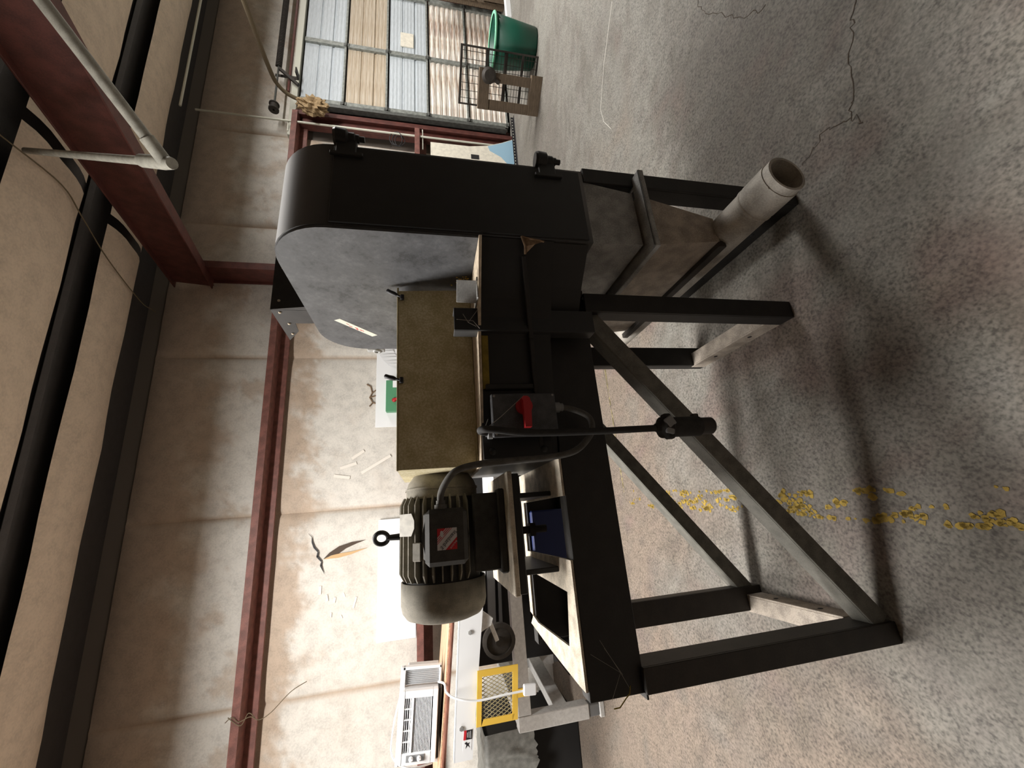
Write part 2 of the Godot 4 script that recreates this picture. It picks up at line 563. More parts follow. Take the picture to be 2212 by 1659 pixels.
# one roll of faced insulation: bulges between its seams, creased and stained
func blanket(xa: float, xb: float, ya: float, yb: float, grime: FastNoiseLite, grain: FastNoiseLite) -> MB:
	var m := MB.new()
	m.colored = true
	var nx := int(ceil((xb - xa) / 0.045))
	var ny := int(ceil((yb - ya) / 0.045))
	var pts := []
	var cols := []
	for j in ny + 1:
		for i in nx + 1:
			var u := float(i) / nx
			var w := float(j) / ny
			var x := lerpf(xa, xb, u)
			var y := lerpf(ya, yb, w)
			var ex: float = minf(u, 1.0 - u) * (xb - xa)
			var ey: float = minf(w, 1.0 - w) * (yb - ya)
			var bulge := 0.055 * (1.0 - exp(-ex / 0.06)) * (1.0 - exp(-ey / 0.16))
			bulge += 0.006 * grime.get_noise_2d(x * 1.7, y * 0.8 + 30.0)
			if ex < 0.25:
				bulge += 0.006 * sin(ex * 90.0 + y * 3.0) * exp(-ex / 0.1)
			pts.append(Vector3(x, y, -5.285 + bulge))
			# brown dust that lodged under the girts and along the seams: ragged, grainy patches
			var g := grime.get_noise_2d(x * 1.1, y * 1.1)
			var f := grain.get_noise_2d(x, y)
			var s := 0.0
			var below: float = (3.26 - y) if y < 3.3 else 9.0
			s = maxf(s, smoothstep(0.22, -0.1, below - 0.3 - g * 0.42 - f * 0.2) * 0.62)
			s = maxf(s, smoothstep(0.04, 0.0, ex + f * 0.015) * 0.6)
			s = maxf(s, smoothstep(0.05, 0.4, g + f * 0.3 - 0.05) * (0.42 if y > 3.45 else 0.1))
			if y > 3.4:  # colour turns browner towards the top of the wall, with a noisy edge
				s = maxf(s, smoothstep(3.75, 4.3, y + g * 0.5 + f * 0.15) * 0.5)
			cols.append(Color(0.80, 0.765, 0.70).lerp(Color(0.44, 0.27, 0.14), clampf(s, 0.0, 1.0)))
	for j in ny:
		for i in nx:
			var k := j * (nx + 1) + i
			var ids := [k, k + 1, k + nx + 2, k + nx + 1]
			for t in [[0, 2, 1], [0, 3, 2]]:
				for q in t:
					m.tint = cols[ids[q]]
					m.v(pts[ids[q]], 1)
	return m

func build_floor() -> void:
	var m := MB.new()
	m.colored = true
	var a := nz(FastNoiseLite.TYPE_SIMPLEX_SMOOTH, 0.35, 90, 4)
	var b := nz(FastNoiseLite.TYPE_SIMPLEX_SMOOTH, 1.8, 91, 4)
	var c := nz(FastNoiseLite.TYPE_SIMPLEX_SMOOTH, 6.0, 92, 3)
	var xs := []
	var x := XL
	while x < XR - 0.01:
		xs.append(x)
		x += 0.06 if x < 2.6 and x > -1.6 else 0.15
	xs.append(XR)
	var zs := []
	var z := ZB
	while z < ZF - 0.01:
		zs.append(z)
		z += 0.06 if z < 0.3 and z > -3.2 else 0.15
	zs.append(ZF)
	var cols := []
	for zz in zs:
		for xx in xs:
			var g := a.get_noise_2d(xx, zz)
			var h := b.get_noise_2d(xx, zz)
			var f := c.get_noise_2d(xx, zz)
			var k := Color(0.30, 0.287, 0.255)
			# reddish-brown worn patches on the left half, pale grey scoured ones on the right
			k = k.lerp(Color(0.29, 0.232, 0.185), smoothstep(-0.2, 0.35, g + h * 0.4 + (0.9 - xx) * 0.28))
			k = k.lerp(Color(0.34, 0.20, 0.19), smoothstep(0.12, 0.4, h + f * 0.5 - absf(xx - 0.5) * 0.18) * 0.5)
			k = k.lerp(Color(0.38, 0.36, 0.315), smoothstep(0.1, 0.5, f * 0.5 + h * 0.6) * 0.4)
			k = k.lerp(Color(0.17, 0.145, 0.125), smoothstep(0.1, 0.5, -f * 0.55 - h * 0.6 - g * 0.3) * 0.55)
			var grime := smoothstep(0.0, 0.32, h * 0.6 + f * 0.5 - g * 0.5)
			k = k.lerp(Color(0.14, 0.12, 0.10), grime * 0.55)
			cols.append(k)
	var nx := xs.size()
	for j in zs.size() - 1:
		for i in nx - 1:
			var ids := [j * nx + i, j * nx + i + 1, (j + 1) * nx + i + 1, (j + 1) * nx + i]
			var p := [Vector3(xs[i], 0, zs[j]), Vector3(xs[i + 1], 0, zs[j]), Vector3(xs[i + 1], 0, zs[j + 1]), Vector3(xs[i], 0, zs[j + 1])]
			for t in [[0, 1, 2], [0, 2, 3]]:
				for q in t:
					m.tint = cols[ids[q]]
					m.v(p[q], 1)
	m.tint = Color(0.3, 0.28, 0.26)
	m.span(Vector3(XL - 0.16, -0.2, ZB - 0.16), Vector3(XR + 0.16, -0.02, ZF + 0.16), 0.0)
	var fl := struct("floor", m, M.floor)
	# cracks, each a jagged sliver of dirt
	var rng := RandomNumberGenerator.new()
	rng.seed = 5
	for path in [[Vector2(2.5, -1.23), Vector2(2.3, -1.18), Vector2(2.02, -1.01), Vector2(1.92, -0.91)], [Vector2(1.56, -0.66), Vector2(1.45, -0.7), Vector2(1.24, -0.755), Vector2(1.16, -0.78), Vector2(1.1, -0.76)], [Vector2(0.9, -2.878), Vector2(0.27, -2.82), Vector2(-0.08, -2.845)], [Vector2(1.16, -0.78), Vector2(1.2, -0.86), Vector2(1.13, -1.0)]]:
		var cr := MB.new()
		var pts := []
		for i in path.size() - 1:
			for k in 8:
				pts.append(path[i].lerp(path[i + 1], k / 8.0) + Vector2(rng.randf_range(-0.012, 0.012), rng.randf_range(-0.012, 0.012)))
		for i in pts.size() - 1:
			var w := rng.randf_range(0.0006, 0.0018)
			var n: Vector2 = (pts[i + 1] - pts[i]).orthogonal().normalized() * w
			cr.face([Vector3(pts[i].x - n.x, 0.0012, pts[i].y - n.y), Vector3(pts[i + 1].x - n.x, 0.0012, pts[i + 1].y - n.y), Vector3(pts[i + 1].x + n.x, 0.0012, pts[i + 1].y + n.y), Vector3(pts[i].x + n.x, 0.0012, pts[i].y + n.y)], Vector3.UP)
		part("crack", cr, M.crack, fl)
	# white scuff on the right
	var ch := MB.new()
	var sp := [Vector2(3.62, -1.9), Vector2(3.3, -2.15), Vector2(3.02, -2.3), Vector2(2.86, -2.28), Vector2(2.7, -2.2)]
	for i in sp.size() - 1:
		ch.bar(Vector3(sp[i].x, 0.001, sp[i].y), Vector3(sp[i + 1].x, 0.001, sp[i + 1].y), 0.006 - 0.001 * i, 0.002, Vector3.UP, 0.0)
	part("chalk_scuff", ch, M.chalk, fl)
	# flaking yellow line, what is left of it, in two rows of flakes
	var fk := MB.new()
	var keep := nz(FastNoiseLite.TYPE_SIMPLEX_SMOOTH, 5.0, 14, 3)
	var zz := -2.75
	while zz < 0.2:
		for row in [-0.165, -0.11]:
			for s in 3:
				var px: float = row + rng.randf_range(-0.026, 0.026)
				if keep.get_noise_2d(px * 4.0, zz) + (0.08 if row < -0.14 else -0.04) < 0.06 + (0.14 if zz > -1.3 else 0.0) + (0.35 if zz < -2.5 else 0.0):
					continue
				var ring := []
				var r := rng.randf_range(0.004, 0.013)
				var nseg := 7
				for q in nseg:
					var an := TAU * q / nseg
					ring.append(Vector3(px + cos(an) * r * rng.randf_range(0.5, 1.2), 0.0014, zz + sin(an) * r * 1.2 * rng.randf_range(0.5, 1.2)))
				fk.face(ring, Vector3.UP)
		zz += 0.0085
	var line := part("paint_line", fk, M.paint_line, fl)
	line.set_meta("label", "flaking yellow floor line")
	line.set_meta("kind", "stuff")
	# yellow traces along the joint
	var tr := MB.new()
	for i in 90:
		var t := rng.randf()
		var px := lerpf(0.95, -0.1, t)
		var ring := []
		var r := rng.randf_range(0.004, 0.014)
		for q in 6:
			var an := TAU * q / 6
			ring.append(Vector3(px + cos(an) * r * 1.6, 0.0013, lerpf(-2.88, -2.84, t) + 0.02 + rng.randf_range(-0.004, 0.004) + sin(an) * r * rng.randf_range(0.5, 1.1)))
		tr.face(ring, Vector3.UP)
	var trp := part("paint_line", tr, M.guard_edge, fl)
	trp.set_meta("kind", "stuff")

# ---------------------------------------------------------------- the mill
func arc(c: Vector2, r: float, a0: float, a1: float, n: int) -> PackedVector2Array:
	var p := PackedVector2Array()
	for i in n + 1:
		var a := deg_to_rad(lerpf(a0, a1, float(i) / n))
		p.append(c + Vector2(cos(a), sin(a)) * r)
	return p

func smooth(ctrl: Array, n: int = 8) -> Array:
	var out := []
	for i in ctrl.size() - 1:
		var a: Vector3 = ctrl[maxi(i - 1, 0)]
		var b: Vector3 = ctrl[i]
		var c: Vector3 = ctrl[i + 1]
		var d: Vector3 = ctrl[mini(i + 2, ctrl.size() - 1)]
		for k in n:
			out.append(b.cubic_interpolate(c, a, d, float(k) / n))
	out.append(ctrl[-1])
	return out

func build_mill() -> void:
	var t := thing("grinding_mill", "large black grinding mill with an electric motor on a dark steel stand", "machine", Vector3(0, 0, -1.167), 3.58)
	mill_stand(t)
	mill_housing(t)
	mill_motor(t)
	mill_switch(t)

func mill_stand(t: Node3D) -> void:
	# legs: rolled channels
	for l in [[-0.529, -0.033, 0.062, 0.1, 0.89], [-0.513, -0.548, 0.095, 0.055, 0.89], [0.62, 0.0, 0.072, 0.07, 0.9], [0.637, -0.525, 0.1, 0.055, 0.9], [1.027, 0.168, 0.06, 0.07, 0.912], [1.03, -0.54, 0.06, 0.07, 0.9]]:
		var m := MB.new()
		var x: float = l[0]
		var z: float = l[1]
		var w: float = l[2] * 0.5
		var d: float = l[3] * 0.5
		m.span(Vector3(x - w, 0, z + d - 0.008), Vector3(x + w, l[4], z + d), 0.002)
		m.span(Vector3(x + w - 0.008, 0, z - d), Vector3(x + w, l[4], z + d - 0.008), 0.002)
		m.span(Vector3(x - w, 0, z - d), Vector3(x - w + 0.008, l[4], z + d - 0.008), 0.002)
		part("leg", m, M.brown if x < 0.0 else M.steel_dark, t)
	# angle iron across the floor between each pair of legs, with bolt holes
	for f in [[-0.497, -0.09, -0.53, 1.0], [0.585, -0.03, -0.52, -1.0], [1.0, 0.2, -0.55, -1.0]]:
		var m := MB.new()
		var x: float = f[0]
		var s: float = f[3]
		m.span(Vector3(x, 0.0, f[2]), Vector3(x - s * 0.007, 0.078, f[1]), 0.0015)
		m.span(Vector3(x - s * 0.007, 0.071, f[2]), Vector3(x - s * 0.07, 0.078, f[1]), 0.0015)
		var fb := part("foot_bar", m, M.hopper_low if x < 0.9 else M.steel_dark, t)
		for k in 2:
			part("bolt_hole", MB.new().lathe(Vector3(x - s * 0.002, 0.045, lerpf(f[2], f[1], 0.3 + 0.45 * k)), Vector3(s, 0, 0), [Vector2(0, 0.0028), Vector2(0.009, 0.0028), Vector2(0.0095, 0.0)], 12), M.darkhole, fb)
	# long beams: channels, toes inwards
	for z in [[0.0, -1.0], [-0.575, 1.0]]:
		var m := MB.new()
		var zz: float = z[0]
		var s: float = z[1]
		m.span(Vector3(-0.56, 0.885, zz), Vector3(0.69, 1.046, zz + s * 0.008), 0.002)
		m.span(Vector3(-0.56, 1.036, zz + s * 0.008), Vector3(0.69, 1.046, zz + s * 0.055), 0.002)
		m.span(Vector3(-0.56, 0.885, zz + s * 0.008), Vector3(0.69, 0.895, zz + s * 0.055), 0.002)
		part("beam", m, M.steel_dark, t)
	part("end_plate", MB.new().span(Vector3(-0.558, 0.887, -0.52), Vector3(-0.55, 0.96, -0.055), 0.002), M.steel_dark, t)
	part("end_plate", MB.new().span(Vector3(-0.572, 0.884, -0.03), Vector3(-0.5, 0.89, 0.012), 0.001), M.steel_dark, t)
	# deck plate with a six-sided opening and a square one under the motor
	var dk := MB.new()
	var hex := [Vector2(-0.297, -0.389), Vector2(-0.300, -0.545), Vector2(-0.466, -0.545), Vector2(-0.466, -0.455), Vector2(-0.455, -0.104), Vector2(-0.306, -0.062)]
	hex = [Vector2(-0.300, -0.53), Vector2(-0.471, -0.53), Vector2(-0.471, -0.458), Vector2(-0.452, -0.10), Vector2(-0.306, -0.062)]
	# strips between the outline and the openings
	for poly in [
		[Vector2(-0.30, -0.0), Vector2(-0.535, 0.0), Vector2(-0.535, -0.047), Vector2(-0.455, -0.1), Vector2(-0.306, -0.062)],
		[Vector2(-0.535, -0.047), Vector2(-0.519, -0.326), Vector2(-0.471, -0.458), Vector2(-0.455, -0.1)],
		[Vector2(-0.519, -0.326), Vector2(-0.497, -0.575), Vector2(-0.455, -0.575), Vector2(-0.471, -0.458)],
		[Vector2(-0.497, -0.575), Vector2(0.08, -0.575), Vector2(0.08, -0.53), Vector2(-0.46, -0.53)],
		[Vector2(-0.30, 0.0), Vector2(-0.306, -0.062), Vector2(-0.297, -0.53), Vector2(-0.225, -0.53), Vector2(-0.215, -0.06), Vector2(-0.215, 0.0)],
		[Vector2(-0.035, 0.0), Vector2(-0.035, -0.53), Vector2(0.08, -0.53), Vector2(0.08, 0.0)]]:
		var pv := PackedVector2Array()
		for p in poly:
			pv.append(p)
		dk.prism(pv, Vector3(0, 1.047, 0), Vector3(1, 0, 0), Vector3(0, 0, 1), Vector3(0, 0.007, 0))
	part("deck_plate", dk, M.deck, t, "dusty pale deck plate with a six-sided opening")
	# diagonal braces: angle iron, one flange facing out and one on top
	for b in [[Vector3(0.575, 0.875, 0.004), Vector3(-0.50, 0.035, 0.004), -1.0], [Vector3(0.565, 0.875, -0.53), Vector3(-0.52, 0.03, -0.53), -1.0]]:
		var m := MB.new()
		var d: Vector3 = (b[1] - b[0]).normalized()
		var nrm := Vector3(-d.y, d.x, 0)
		if nrm.y < 0.0:
			nrm = -nrm
		m.bar(b[0], b[1], 0.007, 0.062, nrm)
		m.bar(b[0] + nrm * 0.028 + Vector3(0, 0, -0.034), b[1] + nrm * 0.028 + Vector3(0, 0, -0.034), 0.062, 0.007, nrm)
		part("brace", m, M.brace, t)
	# motor risers and slide plate
	for x in [-0.25, -0.02]:
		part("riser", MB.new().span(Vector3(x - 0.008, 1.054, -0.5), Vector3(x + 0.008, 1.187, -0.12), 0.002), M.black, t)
	var sp := MB.new()
	sp.span(Vector3(-0.31, 1.187, -0.52), Vector3(0.058, 1.205, -0.095), 0.003)
	part("slide_plate", sp, M.deck, t)
	var sb := MB.new()
	sb.span(Vector3(-0.305, 1.165, -0.112), Vector3(0.05, 1.187, -0.097), 0.002)
	part("slide_rail", sb, M.black, t)
	# clutter under the deck: adjusting screw and nut
	var sc := MB.new()
	sc.tube([Vector3(-0.13, 1.06, -0.2), Vector3(-0.13, 1.187, -0.2)], 0.012, 10)
	sc.lathe(Vector3(-0.13, 1.1, -0.2), Vector3.UP, [Vector2(0.0, 0), Vector2(0.024, 0), Vector2(0.024, 0.02), Vector2(0, 0.02)], 6, true)
	part("adjusting_screw", sc, M.iron, t)
	# base cabinet under the guard, its front stepping out to the housing
	part("cover", MB.new().span(Vector3(-0.275, 0.85, -0.55), Vector3(-0.07, 1.035, -0.5), 0.006), M.blue, t, "dark blue cover between the beams")
	var cb := MB.new()
	var plan := PackedVector2Array([Vector2(0.08, -0.012), Vector2(0.285, 0.02), Vector2(0.46, 0.05), Vector2(0.58, 0.105), Vector2(0.738, 0.196), Vector2(0.738, -0.5), Vector2(0.08, -0.5)])
	cb.prism(plan, Vector3(0, 1.05, 0), Vector3(1, 0, 0), Vector3(0, 0, 1), Vector3(0, 0.235, 0))
	var low := PackedVector2Array([Vector2(0.56, 0.03), Vector2(0.64, 0.09), Vector2(0.738, 0.19), Vector2(0.738, -0.4), Vector2(0.56, -0.4)])
	cb.prism(low, Vector3(0, 0.93, 0), Vector3(1, 0, 0), Vector3(0, 0, 1), Vector3(0, 0.12, 0))
	cb.span(Vector3(0.69, 0.9, -0.5), Vector3(0.76, 1.05, 0.02), 0.004)
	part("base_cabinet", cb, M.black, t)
	var seam := MB.new()
	seam.bar(Vector3(0.08, 1.105, -0.002), Vector3(0.46, 1.12, 0.062), 0.014, 0.014)
	seam.bar(Vector3(0.46, 1.12, 0.062), Vector3(0.69, 1.15, 0.178), 0.014, 0.014)
	seam.span(Vector3(0.296, 1.12, 0.012), Vector3(0.314, 1.275, 0.04), 0.003)
	part("welded_strip", seam, M.steel_dark, t)
	# ledge: plate on the cabinet top, dusty
	var lg := MB.new()
	var lp := PackedVector2Array([Vector2(0.075, -0.022), Vector2(0.285, 0.033), Vector2(0.459, 0.064), Vector2(0.58, 0.118), Vector2(0.735, 0.208), Vector2(0.735, -0.5), Vector2(0.075, -0.5)])
	lg.prism(lp, Vector3(0, 1.284, 0), Vector3(1, 0, 0), Vector3(0, 0, 1), Vector3(0, 0.009, 0))
	part("ledge", lg, M.ledge, t, "ledge caked in pale dust")
	var ys := MB.new()
	ys.bar(Vector3(0.30, 1.272, 0.028), Vector3(0.47, 1.272, 0.058), 0.008, 0.022)
	part("guard_strip", ys, M.yellow_old, t)
	# upright channel in front of the cabinet, cut off above the ledge
	var po := MB.new()
	po.span(Vector3(0.478, 0.9, 0.074), Vector3(0.556, 1.368, 0.08), 0.0015)
	po.span(Vector3(0.478, 0.9, 0.03), Vector3(0.484, 1.368, 0.074), 0.0015)
	po.span(Vector3(0.55, 0.9, 0.03), Vector3(0.556, 1.368, 0.074), 0.0015)
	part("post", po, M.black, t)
	var tb := MB.new()
	tb.box(Vector3(0.603, 1.326, 0.1), Vector3(0.07, 0.066, 0.005), 0.001, Basis(Vector3.UP, -0.6) * Basis(Vector3.RIGHT, -0.35))
	tb.span(Vector3(0.568, 1.293, 0.055), Vector3(0.642, 1.297, 0.126), 0.001)
	part("bracket", tb, M.galv, t)

func housing_profile(y0: float, inset: float) -> PackedVector2Array:
	var r := 0.18 - inset
	var p := PackedVector2Array([Vector2(0.2 - inset, y0)])
	p.append_array(arc(Vector2(0.02, 1.727), r, 0, 90, 10))
	p.append_array(arc(Vector2(-0.46, 1.727), r, 90, 180, 10))
	if y0 < 1.2:
		p.append(Vector2(-0.64 + inset, 1.25))
		p.append(Vector2(-0.55 + inset, y0))
	else:
		p.append(Vector2(-0.64 + inset, y0))
	return p

func mill_housing(t: Node3D) -> void:
	var h := MB.new()
	h.prism(housing_profile(0.915, 0.0), Vector3(0.742, 0, 0), Vector3(0, 0, 1), Vector3.UP, Vector3(0.3, 0, 0), 3)
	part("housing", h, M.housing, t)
	var pn := MB.new()
	var pp := housing_profile(1.294, 0.003)
	pn.prism(pp, Vector3(0.732, 0, 0), Vector3(0, 0, 1), Vector3.UP, Vector3(0.009, 0, 0), 3)
	var pan := part("side_panel", pn, M.panel, t, "scuffed grey rounded side panel")
	# strip of masking tape with faded red writing, and a yellow paint dab
	var tp := MB.new()
	tp.prism(PackedVector2Array([Vector2(-0.353, 1.821), Vector2(-0.34, 1.797), Vector2(-0.486, 1.668), Vector2(-0.5, 1.692)]), Vector3(0.7312, 0, 0), Vector3(0, 0, 1), Vector3.UP, Vector3(0.0007, 0, 0))
	part("tape", tp, M.tape, pan, "strip of pale masking tape")
	var rd := MB.new()
	for q in [[-0.405, 1.766, 0.016, 0.003], [-0.42, 1.746, 0.014, 0.004], [-0.432, 1.744, 0.01, 0.005], [-0.44, 1.73, 0.013, 0.004], [-0.447, 1.722, 0.006, 0.004], [-0.385, 1.775, 0.014, 0.002]]:
		rd.box(Vector3(0.7308, q[1], q[0]), Vector3(0.0004, q[3], q[2]), 0.0, Basis(Vector3.RIGHT, -0.72))
	part("faded_writing", rd, M.st_red, pan)
	var yd := MB.new()
	var rng := RandomNumberGenerator.new()
	rng.seed = 8
	for i in 26:
		var o := Vector3(0.7313, 1.325 + rng.randfn(0, 0.012), -0.03 + rng.randfn(0, 0.012))
		yd.box(o, Vector3(0.0006, rng.randf_range(0.002, 0.007), rng.randf_range(0.002, 0.007)), 0.0, Basis(Vector3.RIGHT, rng.randf() * 3.0))
	part("paint_spot", yd, M.yellow, pan)
	# front door plate and swing clamps down its right edge
	var dp := MB.new()
	dp.span(Vector3(0.748, 0.93, 0.2), Vector3(1.03, 1.72, 0.206), 0.002)
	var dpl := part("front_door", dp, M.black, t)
	for y in [1.685, 1.045]:
		var c := MB.new()
		c.span(Vector3(1.0, y - 0.03, 0.19), Vector3(1.078, y + 0.03, 0.212), 0.003)
		c.lathe(Vector3(1.066, y + 0.03, 0.206), Vector3(0, -1, 0), [Vector2(0, -0.008), Vector2(0.024, -0.008), Vector2(0.028, 0.0), Vector2(0.026, 0.03), Vector2(0.017, 0.036), Vector2(0.017, 0.052), Vector2(0.013, 0.056), Vector2(0.013, 0.066), Vector2(0.009, 0.067), Vector2(0.009, 0.082), Vector2(0, 0.082)], 10, true)
		c.span(Vector3(0.99, y - 0.05, 0.206), Vector3(1.003, y + 0.045, 0.216), 0.002)
		part("clamp", c, M.black, dpl)
	# feed chute lip rising behind the top
	var ch := MB.new()
	ch.prism(PackedVector2Array([Vector2(-0.36, 1.88), Vector2(-0.40, 2.08), Vector2(-0.695, 2.094), Vector2(-0.60, 2.03), Vector2(-0.52, 2.02), Vector2(-0.515, 1.88)]), Vector3(0.80, 0, 0), Vector3(0, 0, 1), Vector3.UP, Vector3(0.004, 0, 0))
	ch.prism(PackedVector2Array([Vector2(0.8, 1.87), Vector2(1.04, 1.87), Vector2(1.085, 2.085), Vector2(0.8, 2.08)]), Vector3(0, 0, -0.4), Vector3(1, 0, 0), Vector3.UP, Vector3(0, 0, -0.004))
	ch.prism(PackedVector2Array([Vector2(-0.40, 1.9), Vector2(-0.40, 2.08), Vector2(-0.695, 2.094), Vector2(-0.6, 1.9)]), Vector3(1.08, 0, 0), Vector3(0, 0, 1), Vector3.UP, Vector3(0.004, 0, 0))
	var cho := part("feed_chute", ch, M.steel_dark, t)
	for q in [Vector3(0.798, 2.05, -0.42), Vector3(0.798, 2.045, -0.52), Vector3(0.798, 2.06, -0.62), Vector3(0.84, 2.05, -0.397), Vector3(1.0, 2.05, -0.397)]:
		part("rivet", MB.new().lathe(q, Vector3(-1, 0, 0) if q.x < 0.81 else Vector3(0, 0, 1), [Vector2(0.006, 0), Vector2(0.005, 0.003), Vector2(0, 0.004)], 8), M.ledge, cho)
	# small galvanised latch on the rear edge
	var la := MB.new()
	la.span(Vector3(0.73, 1.655, -0.676), Vector3(0.76, 1.735, -0.64), 0.003)
	la.lathe(Vector3(0.732, 1.69, -0.662), Vector3(-1, 0, 0), [Vector2(0.02, 0), Vector2(0.02, 0.006), Vector2(0.008, 0.008), Vector2(0.008, 0.0)], 14)
	part("latch", la, M.galv, t)
	# yellow belt guard
	var g := MB.new()
	g.prism(PackedVector2Array([Vector2(0.08, 1.294), Vector2(0.729, 1.294), Vector2(0.715, 1.548), Vector2(0.08, 1.543)]), Vector3(0, 0, -0.095), Vector3(1, 0, 0), Vector3.UP, Vector3(0, 0, 0.004))
	g.prism(PackedVector2Array([Vector2(-0.095, 1.294), Vector2(-0.095, 1.543), Vector2(-0.5, 1.543), Vector2(-0.5, 1.294)]), Vector3(0.08, 0, 0), Vector3(0, 0, 1), Vector3.UP, Vector3(0.004, 0, 0))
	g.span(Vector3(0.08, 1.541, -0.5), Vector3(0.716, 1.546, -0.095), 0.0)
	var gd := part("belt_guard", g, M.guard, t, "dusty mustard yellow belt guard")
	var ge := MB.new()
	ge.bar(Vector3(0.078, 1.545, -0.092), Vector3(0.728, 1.551, -0.092), 0.007, 0.006)
	ge.bar(Vector3(0.078, 1.296, -0.088), Vector3(0.725, 1.297, -0.088), 0.014, 0.005)
	part("guard_rim", ge, M.guard_edge, gd)
	for q in [[0.685, 0.03], [0.372, 0.018]]:
		var w := MB.new()
		var b := Vector3(q[0], 1.535, -0.085)
		var d := Vector3(q[1] * 1.1, 0.055, -0.01)
		w.tube([b, b + d * 0.35], 0.004, 8)
		w.tube([b + d * 0.35, b + d * 0.5, b + d * 0.75, b + d * 0.95, b + d], [0.0055, 0.0085, 0.0075, 0.008, 0.004], 10)
		w.box(b + Vector3(0, 0, 0.002), Vector3(0.02, 0.012, 0.012), 0.002)
		part("wing_bolt", w, M.ink, gd)
	# discharge hopper: galvanised throat, flange, paler lower cone and pipe
	var up := MB.new()
	frustum(up, Vector4(0.742, 1.0, -0.5, 0.196), 0.916, Vector4(0.747, 0.965, -0.49, 0.2), 0.735)
	part("hopper_throat", up, M.galv, t)
	var fl := MB.new()
	fl.span(Vector3(0.715, 0.718, 0.196), Vector3(1.03, 0.724, 0.245), 0.001)
	fl.span(Vector3(0.715, 0.704, 0.24), Vector3(1.03, 0.724, 0.245), 0.001)
	fl.span(Vector3(0.712, 0.718, -0.55), Vector3(0.752, 0.724, 0.245), 0.001)
	fl.span(Vector3(0.712, 0.702, -0.55), Vector3(0.717, 0.724, 0.245), 0.001)
	fl.span(Vector3(0.99, 0.718, -0.55), Vector3(1.03, 0.724, 0.2), 0.001)
	part("hopper_flange", fl, M.galv, t)
	var lo := MB.new()
	frustum(lo, Vector4(0.745, 0.955, -0.5, 0.205), 0.718, Vector4(0.785, 0.885, -0.5, 0.2), 0.425)
	part("hopper_cone", lo, M.hopper_low, t)
	var pi := MB.new()
	pi.lathe(Vector3(0.838, 0.373, -0.72), Vector3(0, 0, 1), [Vector2(0.0, 0.0), Vector2(0.0635, 0.0), Vector2(0.0635, 1.17), Vector2(0.055, 1.17), Vector2(0.055, 1.06), Vector2(0.0, 1.06)], 40, true)
	var pip := part("discharge_pipe", pi, M.pipe, t, "round pale galvanised discharge pipe")
	var co := MB.new()
	co.lathe(Vector3(0.838, 0.373, 0.34), Vector3(0, 0, 1), [Vector2(0.0638, 0.0), Vector2(0.0665, 0.0), Vector2(0.0665, 0.085), Vector2(0.0638, 0.085)], 40, true)
	co.lathe(Vector3(0.838, 0.373, 0.318), Vector3(0, 0, 1), [Vector2(0.0636, 0.0), Vector2(0.0665, 0.003), Vector2(0.0665, 0.008), Vector2(0.0636, 0.011)], 40)
	co.box(Vector3(0.800, 0.428, 0.385), Vector3(0.006, 0.003, 0.08), 0.001, Basis(Vector3(0, 0, 1), 0.6))
	part("pipe_collar", co, M.pipe, pip)
	var lip := MB.new()
	lip.span(Vector3(0.765, 0.4, -0.55), Vector3(0.79, 0.43, 0.2), 0.002)
	part("pipe_saddle", lip, M.iron, t)

# four-sided tapering duct: Vector4(u0, u1, w0, w1) at two heights
func frustum(m: MB, a: Vector4, ya: float, b: Vector4, yb: float) -> void:
	var t := [Vector3(a.x, ya, a.z), Vector3(a.y, ya, a.z), Vector3(a.y, ya, a.w), Vector3(a.x, ya, a.w)]
	var l := [Vector3(b.x, yb, b.z), Vector3(b.y, yb, b.z), Vector3(b.y, yb, b.w), Vector3(b.x, yb, b.w)]
	var o := [Vector3(0, 0, -1), Vector3(1, 0, 0), Vector3(0, 0, 1), Vector3(-1, 0, 0)]
	for i in 4:
		m.face([t[i], t[(i + 1) % 4], l[(i + 1) % 4], l[i]], o[i])
	m.face(t, Vector3.UP)
	m.face(l, Vector3.DOWN)

